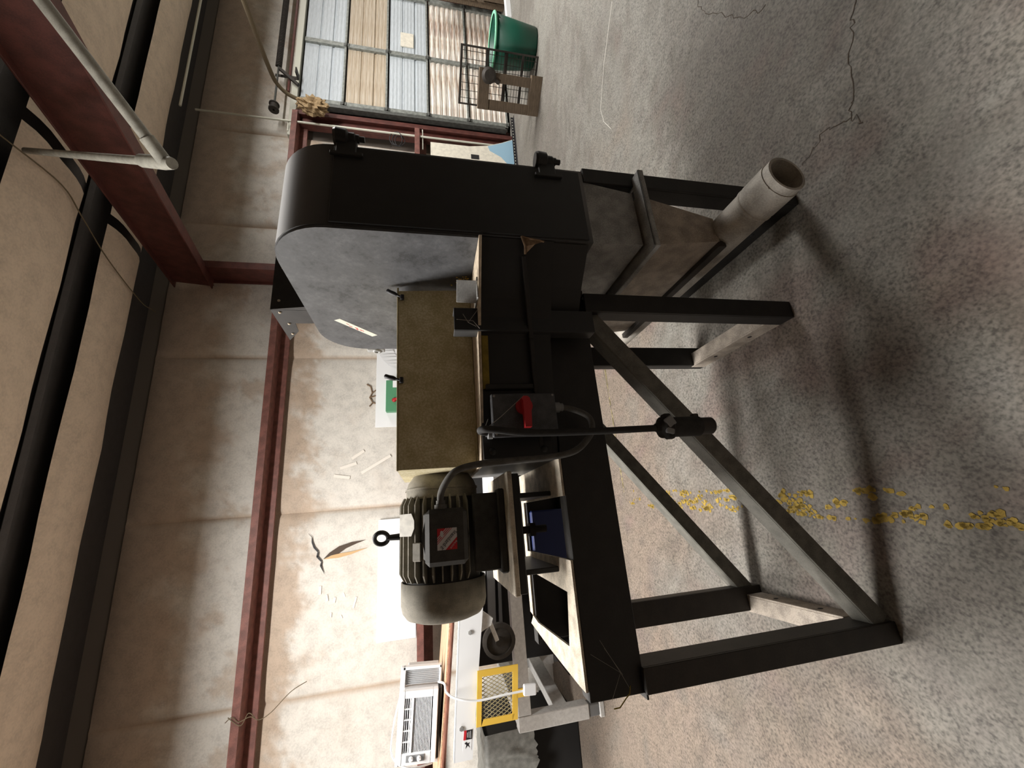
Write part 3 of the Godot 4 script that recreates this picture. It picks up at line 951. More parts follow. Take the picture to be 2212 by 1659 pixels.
func mill_motor(t: Node3D) -> void:
	var c := Vector3(0.0, 1.405, -0.32)
	var ax := Vector3(-1, 0, 0)
	var b := MB.new()
	b.lathe(c, ax, [Vector2(0, -0.012), Vector2(0.124, -0.012), Vector2(0.124, 0.27), Vector2(0, 0.27)], 40, true)
	# feet and pad under the terminal box
	for z in [-0.43, -0.19]:
		b.span(Vector3(-0.25, 1.205, z - 0.03), Vector3(0.01, 1.228, z + 0.03), 0.004)
		b.span(Vector3(-0.24, 1.225, z - 0.012), Vector3(0.0, 1.31, z + 0.012), 0.004)
	b.span(Vector3(-0.19, 1.34, -0.21), Vector3(-0.05, 1.47, -0.16), 0.006)
	var mo := part("motor", b, M.motor, t, "totally enclosed electric motor with cooling fins")
	for i in 30:
		var a := TAU * i / 30.0 + 0.05
		if sin(a) < -0.55:
			continue
		var r := Vector3(0, sin(a), cos(a))
		var bs := Basis(Vector3(1, 0, 0), r, Vector3(1, 0, 0).cross(r))
		var poly := PackedVector2Array([Vector2(0.0, 0.122), Vector2(0.006, 0.134), Vector2(-0.02, 0.1465), Vector2(-0.235, 0.1465), Vector2(-0.258, 0.134), Vector2(-0.258, 0.122)])
		part("cooling_fin", MB.new().prism(poly, c - bs.z * 0.0022, Vector3(1, 0, 0), r, bs.z * 0.0044), M.motor_dust, mo)
	var eb := MB.new()
	eb.lathe(c, Vector3(1, 0, 0), [Vector2(0.126, -0.002), Vector2(0.126, 0.03), Vector2(0.118, 0.055), Vector2(0.098, 0.082), Vector2(0.0, 0.09)], 40)
	eb.lathe(c, Vector3(1, 0, 0), [Vector2(0.129, 0.028), Vector2(0.129, 0.034)], 40)
	part("end_bell", eb, M.motor_dust, mo)
	var fc := MB.new()
	fc.lathe(c, ax, [Vector2(0.136, 0.262), Vector2(0.141, 0.262), Vector2(0.141, 0.33), Vector2(0.136, 0.352), Vector2(0.122, 0.37), Vector2(0.095, 0.38), Vector2(0.0, 0.384)], 44)
	part("fan_cover", fc, M.motor_dust, mo)
	var ey := MB.new()
	var ring := []
	for i in 25:
		var a := TAU * i / 24.0
		ring.append(Vector3(-0.118 + cos(a) * 0.0225 * 0.86, 1.612 + sin(a) * 0.0225, -0.32 + cos(a) * 0.012))
	ey.tube(ring, 0.0075, 10, false)
	ey.tube([Vector3(-0.118, 1.535, -0.32), Vector3(-0.118, 1.592, -0.32)], [0.012, 0.009], 10)
	part("eye_bolt", ey, M.ink, mo)
	# nameplate on the shoulder of the fins
	var r := Vector3(0, sin(0.93), cos(0.93))
	var bs := Basis(Vector3(1, 0, 0), Vector3(1, 0, 0).cross(r) * -1.0, r)
	var np := MB.new()
	np.prism(PackedVector2Array([Vector2(-0.035, -0.026), Vector2(-0.012, -0.042), Vector2(0.012, -0.042), Vector2(0.035, -0.026), Vector2(0.035, 0.04), Vector2(-0.035, 0.04)]), c + Vector3(-0.082, 0, 0) + r * 0.1466, bs.x, -bs.y if bs.y.y < 0.0 else bs.y, r * 0.002)
	part("nameplate", np, M.plate, mo, "blank dusty metal nameplate")
	var pd := MB.new()
	pd.box(c + Vector3(-0.165, 0, 0) + Vector3(0, sin(0.62), cos(0.62)) * 0.146, Vector3(0.055, 0.03, 0.008), 0.003, Basis(Vector3(1, 0, 0), -0.62))
	part("lifting_pad", pd, M.plate, mo)
	# terminal box: two halves meeting in a ridged seam
	var jb := MB.new()
	jb.box(Vector3(-0.119, 1.404, -0.028), Vector3(0.15, 0.118, 0.056), 0.012)
	jb.box(Vector3(-0.119, 1.404, -0.12), Vector3(0.142, 0.112, 0.13), 0.01)
	var lipp := PackedVector2Array([Vector2(-0.195, 1.352), Vector2(-0.119, 1.336), Vector2(-0.043, 1.352), Vector2(-0.043, 1.456), Vector2(-0.119, 1.474), Vector2(-0.195, 1.456)])
	jb.prism(lipp, Vector3(0, 0, -0.062), Vector3(1, 0, 0), Vector3.UP, Vector3(0, 0, 0.008))
	var jbo := part("terminal_box", jb, M.motor, mo)
	var sq := MB.new()
	sq.span(Vector3(-0.153, 1.376, 0.0), Vector3(-0.097, 1.43, 0.0008), 0.0)
	part("sticker", sq, M.st_white, jbo, "red and white striped sticker with black lettering")
	var rs := MB.new()
	var d1 := Vector2(-1, 1).normalized()
	# red corner and red stripes, cut to the square
	var square := PackedVector2Array([Vector2(-0.153, 1.376), Vector2(-0.097, 1.376), Vector2(-0.097, 1.43), Vector2(-0.153, 1.43)])
	for s in [[-0.06, -0.0165], [0.0098, 0.0112], [0.0135, 0.0155], [0.0178, 0.0198], [0.0222, 0.06]]:
		var nn := Vector2(1, 1).normalized()
		var o := Vector2(-0.125, 1.403)
		var band := PackedVector2Array([o + nn * s[0] - d1 * 0.1, o + nn * s[1] - d1 * 0.1, o + nn * s[1] + d1 * 0.1, o + nn * s[0] + d1 * 0.1])
		for cut in Geometry2D.intersect_polygons(square, band):
			rs.prism(cut, Vector3(0, 0, 0.0008), Vector3(1, 0, 0), Vector3.UP, Vector3(0, 0, 0.0004))
	part("sticker_stripes", rs, M.st_red, jbo)
	var ov := MB.new()
	var el := PackedVector2Array()
	for i in 20:
		var a := TAU * i / 20.0
		el.append(Vector2(-0.1115, 1.4175) + Vector2(cos(a) * 0.0085, sin(a) * 0.0048).rotated(0.1))
	ov.prism(el, Vector3(0, 0, 0.0012), Vector3(1, 0, 0), Vector3.UP, Vector3(0, 0, 0.0004))
	part("sticker_emblem", ov, M.st_white, jbo)
	var tb := Basis(Vector3(0, 0, 1), deg_to_rad(136.0))
	text("sticker_lettering", "Standard-E", 0.0125, 0.0008, Vector3(-0.1275, 1.3995, 0.0012), tb, M.ink, jbo, "Droid Serif", 0.92)
	text("sticker_lettering", "BALDOR", 0.0058, 0.0006, Vector3(-0.1405, 1.386, 0.0014), tb, M.st_white, jbo, "Droid Sans", 1.2)
	# gland on the box's right side and the cable to the switch
	var gl := MB.new()
	gl.lathe(Vector3(-0.045, 1.418, -0.025), Vector3(1, 0, 0), [Vector2(0, 0), Vector2(0.018, 0.0), Vector2(0.018, 0.012), Vector2(0.013, 0.013), Vector2(0.013, 0.024), Vector2(0, 0.024)], 12, true)
	part("cable_gland", gl, M.rubber_dust, jbo)
	var cb := MB.new()
	cb.tube(smooth([Vector3(-0.03, 1.418, -0.025), Vector3(-0.002, 1.417, -0.015), Vector3(0.028, 1.402, 0.01), Vector3(0.055, 1.374, 0.03), Vector3(0.068, 1.316, 0.042), Vector3(0.073, 1.221, 0.046), Vector3(0.076, 1.108, 0.05), Vector3(0.09, 1.019, 0.052), Vector3(0.13, 0.966, 0.052), Vector3(0.166, 0.949, 0.052), Vector3(0.198, 0.958, 0.05), Vector3(0.222, 1.0, 0.045), Vector3(0.232, 1.045, 0.04)]), 0.0098, 12)
	part("motor_cable", cb, M.rubber_dust, t)

func mill_switch(t: Node3D) -> void:
	var bp := MB.new()
	bp.span(Vector3(0.085, 1.07, 0.004), Vector3(0.302, 1.29, 0.01), 0.002)
	for q in [Vector2(0.29, 1.272), Vector2(0.108, 1.262), Vector2(0.108, 1.1), Vector2(0.29, 1.1)]:
		bp.lathe(Vector3(q.x, q.y, 0.01), Vector3(0, 0, 1), [Vector2(0.012, 0), Vector2(0.01, 0.004), Vector2(0, 0.005)], 14)
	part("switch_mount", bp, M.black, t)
	var bx := MB.new()
	bx.span(Vector3(0.146, 1.064, 0.01), Vector3(0.272, 1.262, 0.044), 0.006)
	bx.span(Vector3(0.142, 1.062, 0.044), Vector3(0.275, 1.265, 0.06), 0.005)
	var box := part("switch_box", bx, M.boxgray, t, "grey disconnect switch box")
	for q in [Vector2(0.267, 1.255), Vector2(0.151, 1.255), Vector2(0.267, 1.07), Vector2(0.151, 1.07)]:
		part("screw", MB.new().lathe(Vector3(q.x, q.y, 0.06), Vector3(0, 0, 1), [Vector2(0.004, 0), Vector2(0.004, 0.001), Vector2(0, 0.0015)], 10), M.galv, box)
	var kn := MB.new()
	kn.lathe(Vector3(0.232, 1.165, 0.06), Vector3(0, 0, 1), [Vector2(0.026, 0), Vector2(0.025, 0.012), Vector2(0.0, 0.013)], 28, true)
	kn.prism(PackedVector2Array([Vector2(0.256, 1.172), Vector2(0.25, 1.178), Vector2(0.24, 1.174), Vector2(0.162, 1.174), Vector2(0.162, 1.154), Vector2(0.232, 1.15), Vector2(0.25, 1.153), Vector2(0.256, 1.16)]), Vector3(0, 0, 0.072), Vector3(1, 0, 0), Vector3.UP, Vector3(0, 0, 0.022))
	part("switch_handle", kn, M.redknob, box, "red rotary switch handle")
	var gl := MB.new()
	gl.lathe(Vector3(0.232, 1.064, 0.04), Vector3(0, -1, 0), [Vector2(0, 0), Vector2(0.017, 0), Vector2(0.017, 0.018), Vector2(0.013, 0.02), Vector2(0.013, 0.03), Vector2(0, 0.03)], 12, true)
	part("cable_gland", gl, M.gray_mid, box)
	# supply cord: over the top of the box, down in front, ending in a loose plug
	var sg := MB.new()
	sg.lathe(Vector3(0.162, 1.262, 0.03), Vector3(0, 1, 0), [Vector2(0, 0), Vector2(0.02, 0), Vector2(0.02, 0.014), Vector2(0.013, 0.016), Vector2(0.013, 0.022)], 12, true)
	part("cable_gland", sg, M.gray_mid, box)
	var cd := MB.new()
	cd.tube(smooth([Vector3(0.162, 1.275, 0.03), Vector3(0.161, 1.3, 0.055), Vector3(0.16, 1.3, 0.085), Vector3(0.156, 1.27, 0.098), Vector3(0.142, 1.157, 0.1), Vector3(0.139, 0.972, 0.1), Vector3(0.14, 0.85, 0.1), Vector3(0.141, 0.742, 0.1)]), 0.0105, 12)
	part("supply_cord", cd, M.rubber, t)
	var pl := MB.new()
	var d := Vector3(0.0, -1, 0.0)
	var o := Vector3(0.142, 0.762, 0.1)
	pl.lathe(o, d, [Vector2(0.0, 0.0), Vector2(0.013, 0.0), Vector2(0.016, 0.012), Vector2(0.033, 0.02), Vector2(0.035, 0.045), Vector2(0.031, 0.05), Vector2(0.0315, 0.15)], 24, true)
	pl.lathe(o, d, [Vector2(0.0315, 0.15), Vector2(0.0, 0.15)], 24)
	for k in 2:
		pl.box(o + Vector3(0.03 - 0.06 * k, -0.034, 0.014), Vector3(0.018, 0.026, 0.024), 0.004)
	var plg := part("plug", pl, M.rubber, t, "round black twist-lock plug hanging loose")
	var pe := MB.new()
	pe.lathe(o, d, [Vector2(0.0, 0.148), Vector2(0.027, 0.15), Vector2(0.027, 0.196), Vector2(0.024, 0.2), Vector2(0, 0.2)], 24, true)
	pe.box(o + Vector3(0.034, -0.146, 0), Vector3(0.012, 0.022, 0.016), 0.003)
	part("plug_nose", pe, M.brown, plg)
	var cl := MB.new()
	cl.box(o + Vector3(0.012, -0.034, 0.03), Vector3(0.03, 0.03, 0.012), 0.003, Basis(Vector3(0, 0, 1), 0.5))
	cl.box(o + Vector3(-0.016, -0.03, 0.027), Vector3(0.018, 0.026, 0.012), 0.003, Basis(Vector3(0, 0, 1), -0.3))
	part("cord_clamp", cl, M.gray_mid, plg)

# a part modelled in world coordinates, hung under its thing
func wpart(called: String, mb: MB, m: Material, t: Node3D, label: String = "") -> MeshInstance3D:
	var o := part(called, mb, m, t, label)
	o.transform = t.transform.affine_inverse()
	return o

# ---------------------------------------------------------------- fittings on the back wall
func build_wall_fittings() -> void:
	var wall: Node = get_node("wall_back")
	# slit, flap and ragged tear in the insulation facing
	var a := MB.new()
	a.prism(PackedVector2Array([Vector2(-0.655, 2.665), Vector2(-0.59, 2.6), Vector2(-0.53, 2.5), Vector2(-0.495, 2.36), Vector2(-0.485, 2.2), Vector2(-0.515, 2.3), Vector2(-0.56, 2.42), Vector2(-0.61, 2.5), Vector2(-0.62, 2.58)]), Vector3(0, 0, -5.226), Vector3(1, 0, 0), Vector3.UP, Vector3(0, 0, 0.006))
	part("tear", a, M.tear, wall)
	var b := MB.new()
	b.prism(PackedVector2Array([Vector2(-0.655, 2.66), Vector2(-0.62, 2.57), Vector2(-0.61, 2.5), Vector2(-0.6, 2.36), Vector2(-0.575, 2.18), Vector2(-0.63, 2.36), Vector2(-0.655, 2.5)]), Vector3(0, 0, -5.226), Vector3(1, 0, 0), Vector3.UP, Vector3(0, 0, 0.012))
	part("torn_edge", b, M.fluff, wall)
	var c := MB.new()
	var rng := RandomNumberGenerator.new()
	rng.seed = 3
	var pts := [Vector2(-0.36, 2.84), Vector2(-0.4, 2.8), Vector2(-0.46, 2.795), Vector2(-0.52, 2.77), Vector2(-0.57, 2.725), Vector2(-0.62, 2.735), Vector2(-0.68, 2.68), Vector2(-0.72, 2.69), Vector2(-0.81, 2.645)]
	var wd := [0.002, 0.004, 0.012, 0.014, 0.012, 0.016, 0.011, 0.014, 0.002]
	for i in pts.size() - 1:
		var n: Vector2 = (pts[i + 1] - pts[i]).orthogonal().normalized()
		c.face([Vector3(pts[i].x - n.x * wd[i], pts[i].y - n.y * wd[i], -5.219), Vector3(pts[i + 1].x - n.x * wd[i + 1], pts[i + 1].y - n.y * wd[i + 1], -5.219), Vector3(pts[i + 1].x + n.x * wd[i + 1] * 0.4, pts[i + 1].y + n.y * wd[i + 1] * 0.4, -5.219), Vector3(pts[i].x + n.x * wd[i] * 0.4, pts[i].y + n.y * wd[i] * 0.4, -5.219)], Vector3(0, 0, 1))
	part("tear", c, M.ink, wall)
	# puckered scars further left
	for q in [[-0.98, 2.68, 0.03, 0.09], [-1.07, 2.6, 0.02, 0.07], [-1.1, 2.52, 0.025, 0.06], [-1.15, 2.3, 0.02, 0.12], [-1.06, 2.42, 0.02, 0.05], [-1.25, 2.55, 0.015, 0.05], [-1.28, 2.44, 0.015, 0.04]]:
		part("scar", MB.new().box(Vector3(q[0], q[1], -5.228), Vector3(q[3], q[2], 0.012), 0.006, Basis(Vector3(0, 0, 1), rng.randf_range(-0.5, 0.5))), M.scar, wall)
	# white patching tape
	for q in [[0.27, 2.5, 0.19, -1.75], [0.4, 2.43, 0.2, -1.3], [0.53, 2.32, 0.17, -1.0], [0.4, 2.1, 0.4, -1.05]]:
		part("patching_tape", MB.new().box(Vector3(q[0], q[1], -5.221), Vector3(q[2], 0.035, 0.003), 0.0, Basis(Vector3(0, 0, 1), q[3])), M.scar, wall)
	# white sheets screwed to the wall
	var w1 := MB.new()
	w1.span(Vector3(-1.59, 1.62, -5.215), Vector3(-0.27, 2.055, -5.195), 0.002)
	tag(part("wall_board", w1, M.whiteboard), "plain white board on the back wall above the motor", "board")
	var w2 := MB.new()
	w2.span(Vector3(0.866, 1.3, -5.215), Vector3(1.967, 2.12, -5.195), 0.002)
	var wb := part("wall_board", w2, M.whiteboard)
	tag(wb, "white board on the back wall that carries the green box", "board")
	var film := MB.new()
	var fp := []
	for i in 9:
		fp.append(Vector3(1.95 - i * 0.045, 2.11 - i * i * 0.0055, -5.188 + 0.006 * (i % 2)))
	for i in 8:
		film.face([fp[i], fp[i + 1], fp[i + 1] + Vector3(0.02, -0.2, 0.004), fp[i] + Vector3(0.01, -0.2, 0.006)], Vector3(0, 0, 1))
	part("loose_film", film, M.white, wb)
	var gb := thing("switch_enclosure", "green metal box with a red handle on the white wall board", "box", Vector3(1.26, 1.58, -5.195))
	var g := MB.new()
	g.span(Vector3(1.05, 1.58, -5.195), Vector3(1.47, 1.985, -5.1), 0.006)
	wpart("body", g, M.green_box, gb)
	var gh := MB.new()
	gh.lathe(Vector3(1.2, 1.88, -5.1), Vector3(0, 0, 1), [Vector2(0.028, 0), Vector2(0.026, 0.02), Vector2(0, 0.024)], 18)
	gh.bar(Vector3(1.2, 1.88, -5.085), Vector3(1.23, 1.79, -5.06), 0.03, 0.02, Vector3(0, 0, 1))
	wpart("handle", gh, M.redknob, gb)
	var gl := MB.new()
	gl.span(Vector3(1.37, 1.8, -5.1), Vector3(1.46, 1.9, -5.097), 0.0)
	wpart("plate", gl, M.whiteboard, gb)
	# vertical conduit by the door with its strut clamp
	var cd := thing("conduit", "thin pale vertical conduit on the back wall beside the door frame", "pipe", Vector3(5.467, 0, -5.08))
	var cm := MB.new()
	cm.tube([Vector3(5.467, 0.0, -5.03), Vector3(5.467, 4.62, -5.03)], 0.015, 10)
	wpart("tube", cm, M.conduit, cd)
	for q in [[5.24, 5.63, 1.535], [5.24, 5.63, 1.475], [5.3, 5.5, 3.42]]:
		wpart("strut", MB.new().span(Vector3(q[0], q[2], -5.06), Vector3(q[1], q[2] + 0.017, -5.045), 0.001), M.conduit, cd)
	var ec := MB.new()
	ec.tube([Vector3(5.1, 4.565, -4.66), Vector3(10.0, 4.565, -4.66)], 0.015, 10)
	tag(part("conduit", ec, M.conduit), "long pale conduit running under the roof edge above the door", "pipe")
	var wc := MB.new()
	for k in 4:
		var loop := []
		for i in 25:
			var an := TAU * i / 24.0
			loop.append(Vector3(5.36 + cos(an) * (0.1 + 0.012 * k), 1.83 + 0.02 * k + sin(an) * (0.075 + 0.02 * (k % 2)), -5.06 + 0.012 * k + 0.01 * sin(an * 2.0 + k)))
		wc.tube(loop, 0.006, 6, false)
	wc.tube([Vector3(5.36, 1.93, -5.06), Vector3(5.36, 1.98, -5.19)], 0.005, 6)
	tag(part("wire_coil", wc, M.ink), "small dark coil of wire hung on the wall beside the conduit", "wire")
	# board leaning by the door frame
	var bd := thing("leaning_board", "pale stained board with a blue lower end beside the roll-up door", "board", Vector3(5.0, 0, -5.0))
	var bm := MB.new()
	bm.prism(PackedVector2Array([Vector2(4.5, 0.0), Vector2(5.6, 0.0), Vector2(5.5, 0.2), Vector2(5.4, 0.45), Vector2(5.345, 0.75), Vector2(5.34, 1.362), Vector2(4.5, 1.37)]), Vector3(0, 0, -5.0), Vector3(1, 0, 0), Vector3.UP, Vector3(0, 0, 0.012))
	wpart("sheet", bm, M.paleboard, bd)
	var bb := MB.new()
	bb.prism(PackedVector2Array([Vector2(4.9, 0.0), Vector2(5.59, 0.0), Vector2(5.49, 0.2), Vector2(5.39, 0.45), Vector2(5.3, 0.42), Vector2(5.2, 0.24), Vector2(5.05, 0.12)]), Vector3(0, 0, -4.9878), Vector3(1, 0, 0), Vector3.UP, Vector3(0, 0, 0.0006))
	wpart("blue_paint", bb, M.blue_paint, bd)
	var bh := MB.new()
	bh.span(Vector3(5.1, 0.6, -4.9885), Vector3(5.19, 0.73, -4.986), 0.0)
	wpart("cut_out", bh, M.darkhole, bd)
	var sa := MB.new()
	sa.span(Vector3(4.7, 0.0, -4.90), Vector3(5.95, 0.05, -4.894), 0.001)
	sa.span(Vector3(4.7, 0.0, -4.894), Vector3(5.95, 0.006, -4.85), 0.001)
	var sao := part("slotted_angle", sa, M.ink)
	tag(sao, "black slotted steel angle lying along the foot of the leaning board", "angle bar")
	for i in 20:
		part("slot", MB.new().span(Vector3(4.75 + i * 0.06, 0.022, -4.8945), Vector3(4.77 + i * 0.06, 0.034, -4.893), 0.0), M.conduit, sao)

# ---------------------------------------------------------------- the roll-up door
func build_door() -> void:
	var door := Node3D.new()
	door.name = "door_1"
	add_child(door)
	door.position = Vector3(7.36, 0, -5.2)
	door.set_meta("kind", "structure")
	door.set_meta("label", "old sectional roll-up door of ribbed steel panels")
	var x0 := 5.97
	var x1 := 8.76
	var rows := [3.345, 2.69, 2.03, 1.37, 0.70, 0.03]
	for i in 5:
		var m := MB.new()
		var ya: float = rows[i + 1] + 0.012
		var yb: float = rows[i] - 0.012
		var n := 44 if i < 3 else 60
		var prof := []
		for k in n + 1:
			var t := float(k) / n
			var z := 0.0
			if i < 3:
				for gpos in [0.33, 0.66]:
					if absf(t - gpos) < 0.02:
						z = -0.016
				z += 0.0025 * (1.0 if k % 4 < 2 else 0.0)
			else:
				z = 0.012 * (0.5 + 0.5 * sin(t * TAU * 7.0)) - (0.012 if k % 9 == 4 else 0.0)
			prof.append(Vector2(lerpf(ya, yb, t), -5.15 + z))
		for k in n:
			var p: Vector2 = prof[k]
			var q: Vector2 = prof[k + 1]
			m.face([Vector3(x0, p.x, p.y), Vector3(x1, p.x, p.y), Vector3(x1, q.x, q.y), Vector3(x0, q.x, q.y)], Vector3(0, 0, 1))
		m.span(Vector3(x0, ya, -5.2), Vector3(x1, yb, -5.175), 0.0)
		wpart("door_section", m, [M.door_a, M.door_b, M.door_a, M.door_c, M.door_c][i], door)
		# stiffener along the lower edge of each section, stiles at ends and centre
		wpart("stiffener", MB.new().span(Vector3(x0, ya - 0.002, -5.15), Vector3(x1, ya + 0.03, -5.115), 0.002), M.door_frame, door)
		for x in [[x0, x0 + 0.09], [7.24, 7.32], [x1 - 0.11, x1]]:
			wpart("stile", MB.new().span(Vector3(x[0], ya, -5.15), Vector3(x[1], yb, -5.108), 0.003), M.door_frame, door)
		for x in [x0 + 0.05, 7.28, x1 - 0.06]:
			var h := MB.new()
			h.span(Vector3(x - 0.03, ya - 0.05, -5.108), Vector3(x + 0.03, ya + 0.04, -5.1), 0.002)
			h.tube([Vector3(x - 0.035, ya - 0.006, -5.092), Vector3(x + 0.035, ya - 0.006, -5.092)], 0.011, 8)
			wpart("hinge", h, M.track, door)
	var sl := MB.new()
	sl.span(Vector3(x0, 0.02, -5.215), Vector3(x1, 3.36, -5.2), 0.0)
	wpart("weather_strip", sl, M.darkhole, door)
	var pa := MB.new()
	pa.span(Vector3(7.5, 1.62, -5.148), Vector3(7.82, 1.84, -5.13), 0.002)
	wpart("patch", pa, M.paleboard, door, "pale patch on the door's middle section")
	var tr := MB.new()
	tr.span(Vector3(5.8, 0.1, -5.1), Vector3(5.81, 3.1, -5.0), 0.001)
	tr.span(Vector3(5.8, 0.1, -5.1), Vector3(5.97, 3.1, -5.092), 0.001)
	wpart("door_track", tr, M.track, door)
	wpart("door_track", MB.new().span(Vector3(8.78, 0.1, -5.1), Vector3(8.93, 3.2, -5.092), 0.001), M.track, door)
	var ht := MB.new()
	ht.tube(smooth([Vector3(5.87, 3.05, -5.04), Vector3(5.88, 3.35, -5.0), Vector3(5.89, 3.52, -4.86), Vector3(5.9, 3.57, -4.6), Vector3(5.9, 3.57, -3.8), Vector3(5.9, 3.56, -1.5)]), 0.03, 6)
	wpart("door_track", ht, M.rope, door)
	var jm := MB.new()
	jm.span(Vector3(5.5, 0.0, -5.2), Vector3(5.74, 3.36, -5.13), 0.004)
	jm.span(Vector3(5.5, 0.0, -5.13), Vector3(5.52, 3.36, -5.08), 0.002)
	jm.span(Vector3(5.66, 0.0, -5.13), Vector3(5.74, 3.36, -5.06), 0.002)
	struct("trim_20", jm, M.red).set_meta("label", "rust red door jamb beside the roll-up door")
	var hd := MB.new()
	hd.span(Vector3(5.31, 3.37, -5.28), Vector3(9.0, 3.46, -5.12), 0.004)
	struct("trim_21", hd, M.conduit)
	var lt := MB.new()
	lt.span(Vector3(5.74, 0.0, -5.28), Vector3(5.97, 3.37, -5.2), 0.002)
	struct("trim_22", lt, M.red)
	struct("trim_23", MB.new().span(Vector3(8.76, 0.0, -5.28), Vector3(9.0, 3.37, -5.2), 0.002), M.red)
	# torsion spring on its shaft over the door
	var sg := thing("torsion_spring", "dark coiled torsion spring on its shaft above the roll-up door", "spring", Vector3(7.4, 3.55, -5.0))
	var sm := MB.new()
	var path := []
	for i in 700:
		var a := i * TAU / 9.0
		path.append(Vector3(6.45 + i * 0.0036, 3.62 + cos(a) * 0.035, -5.0 + sin(a) * 0.035))
	sm.tube(path, 0.011, 5)
	wpart("coil", sm, M.iron, sg)
	var ss := MB.new()
	ss.tube([Vector3(5.6, 3.62, -5.0), Vector3(9.1, 3.62, -5.0)], 0.014, 8)
	wpart("shaft", ss, M.track, sg)
	wpart("bracket", MB.new().bar(Vector3(6.2, 3.34, -5.05), Vector3(6.4, 3.6, -4.99), 0.05, 0.04), M.iron, sg)
	wpart("bracket", MB.new().span(Vector3(6.38, 3.36, -5.11), Vector3(6.43, 3.7, -5.1), 0.002), M.iron, sg)
	wpart("bracket", MB.new().span(Vector3(6.36, 3.36, -5.1), Vector3(6.46, 3.38, -4.97), 0.002), M.iron, sg)
	wpart("cable_drum", MB.new().lathe(Vector3(5.6, 3.62, -5.0), Vector3(1, 0, 0), [Vector2(0, 0), Vector2(0.07, 0), Vector2(0.07, 0.02), Vector2(0.055, 0.025), Vector2(0.055, 0.09), Vector2(0.07, 0.095), Vector2(0.07, 0.11), Vector2(0, 0.11)], 18, true), M.iron, sg)
	tag(part("angle_bar", MB.new().span(Vector3(6.1, 3.475, -5.12), Vector3(9.2, 3.505, -5.08), 0.002), M.red), "rusty angle bar on the wall under the torsion spring", "angle bar")
	# wad of torn insulation hanging at the door's upper corner
	var rg := crumple(Vector3(5.62, 3.05, -4.87), Vector3(0.13, 0.19, 0.1), 31)
	tag(part("torn_insulation", rg, M.rag), "brown wad of torn insulation caught at the door's top corner", "insulation")

func crumple(c: Vector3, r: Vector3, sd: int) -> MB:
	var n := nz(FastNoiseLite.TYPE_SIMPLEX_SMOOTH, 1.6, sd, 4)
	var m := MB.new()
	var na := 28
	var nb := 16
	var p := []
	for j in nb + 1:
		for i in na + 1:
			var a := TAU * (i % na) / na
			var b := PI * j / nb
			var d := Vector3(sin(b) * cos(a), cos(b), sin(b) * sin(a))
			p.append(c + d * r * (1.0 + 0.75 * n.get_noise_3dv(d * 1.5)))
	for j in nb:
		for i in na:
			var k := j * (na + 1) + i
			m.face([p[k], p[k + 1], p[k + na + 2]], p[k] + p[k + 1] + p[k + na + 2] - c * 3.0)
			m.face([p[k], p[k + na + 2], p[k + na + 1]], p[k] + p[k + na + 1] + p[k + na + 2] - c * 3.0)
	return m

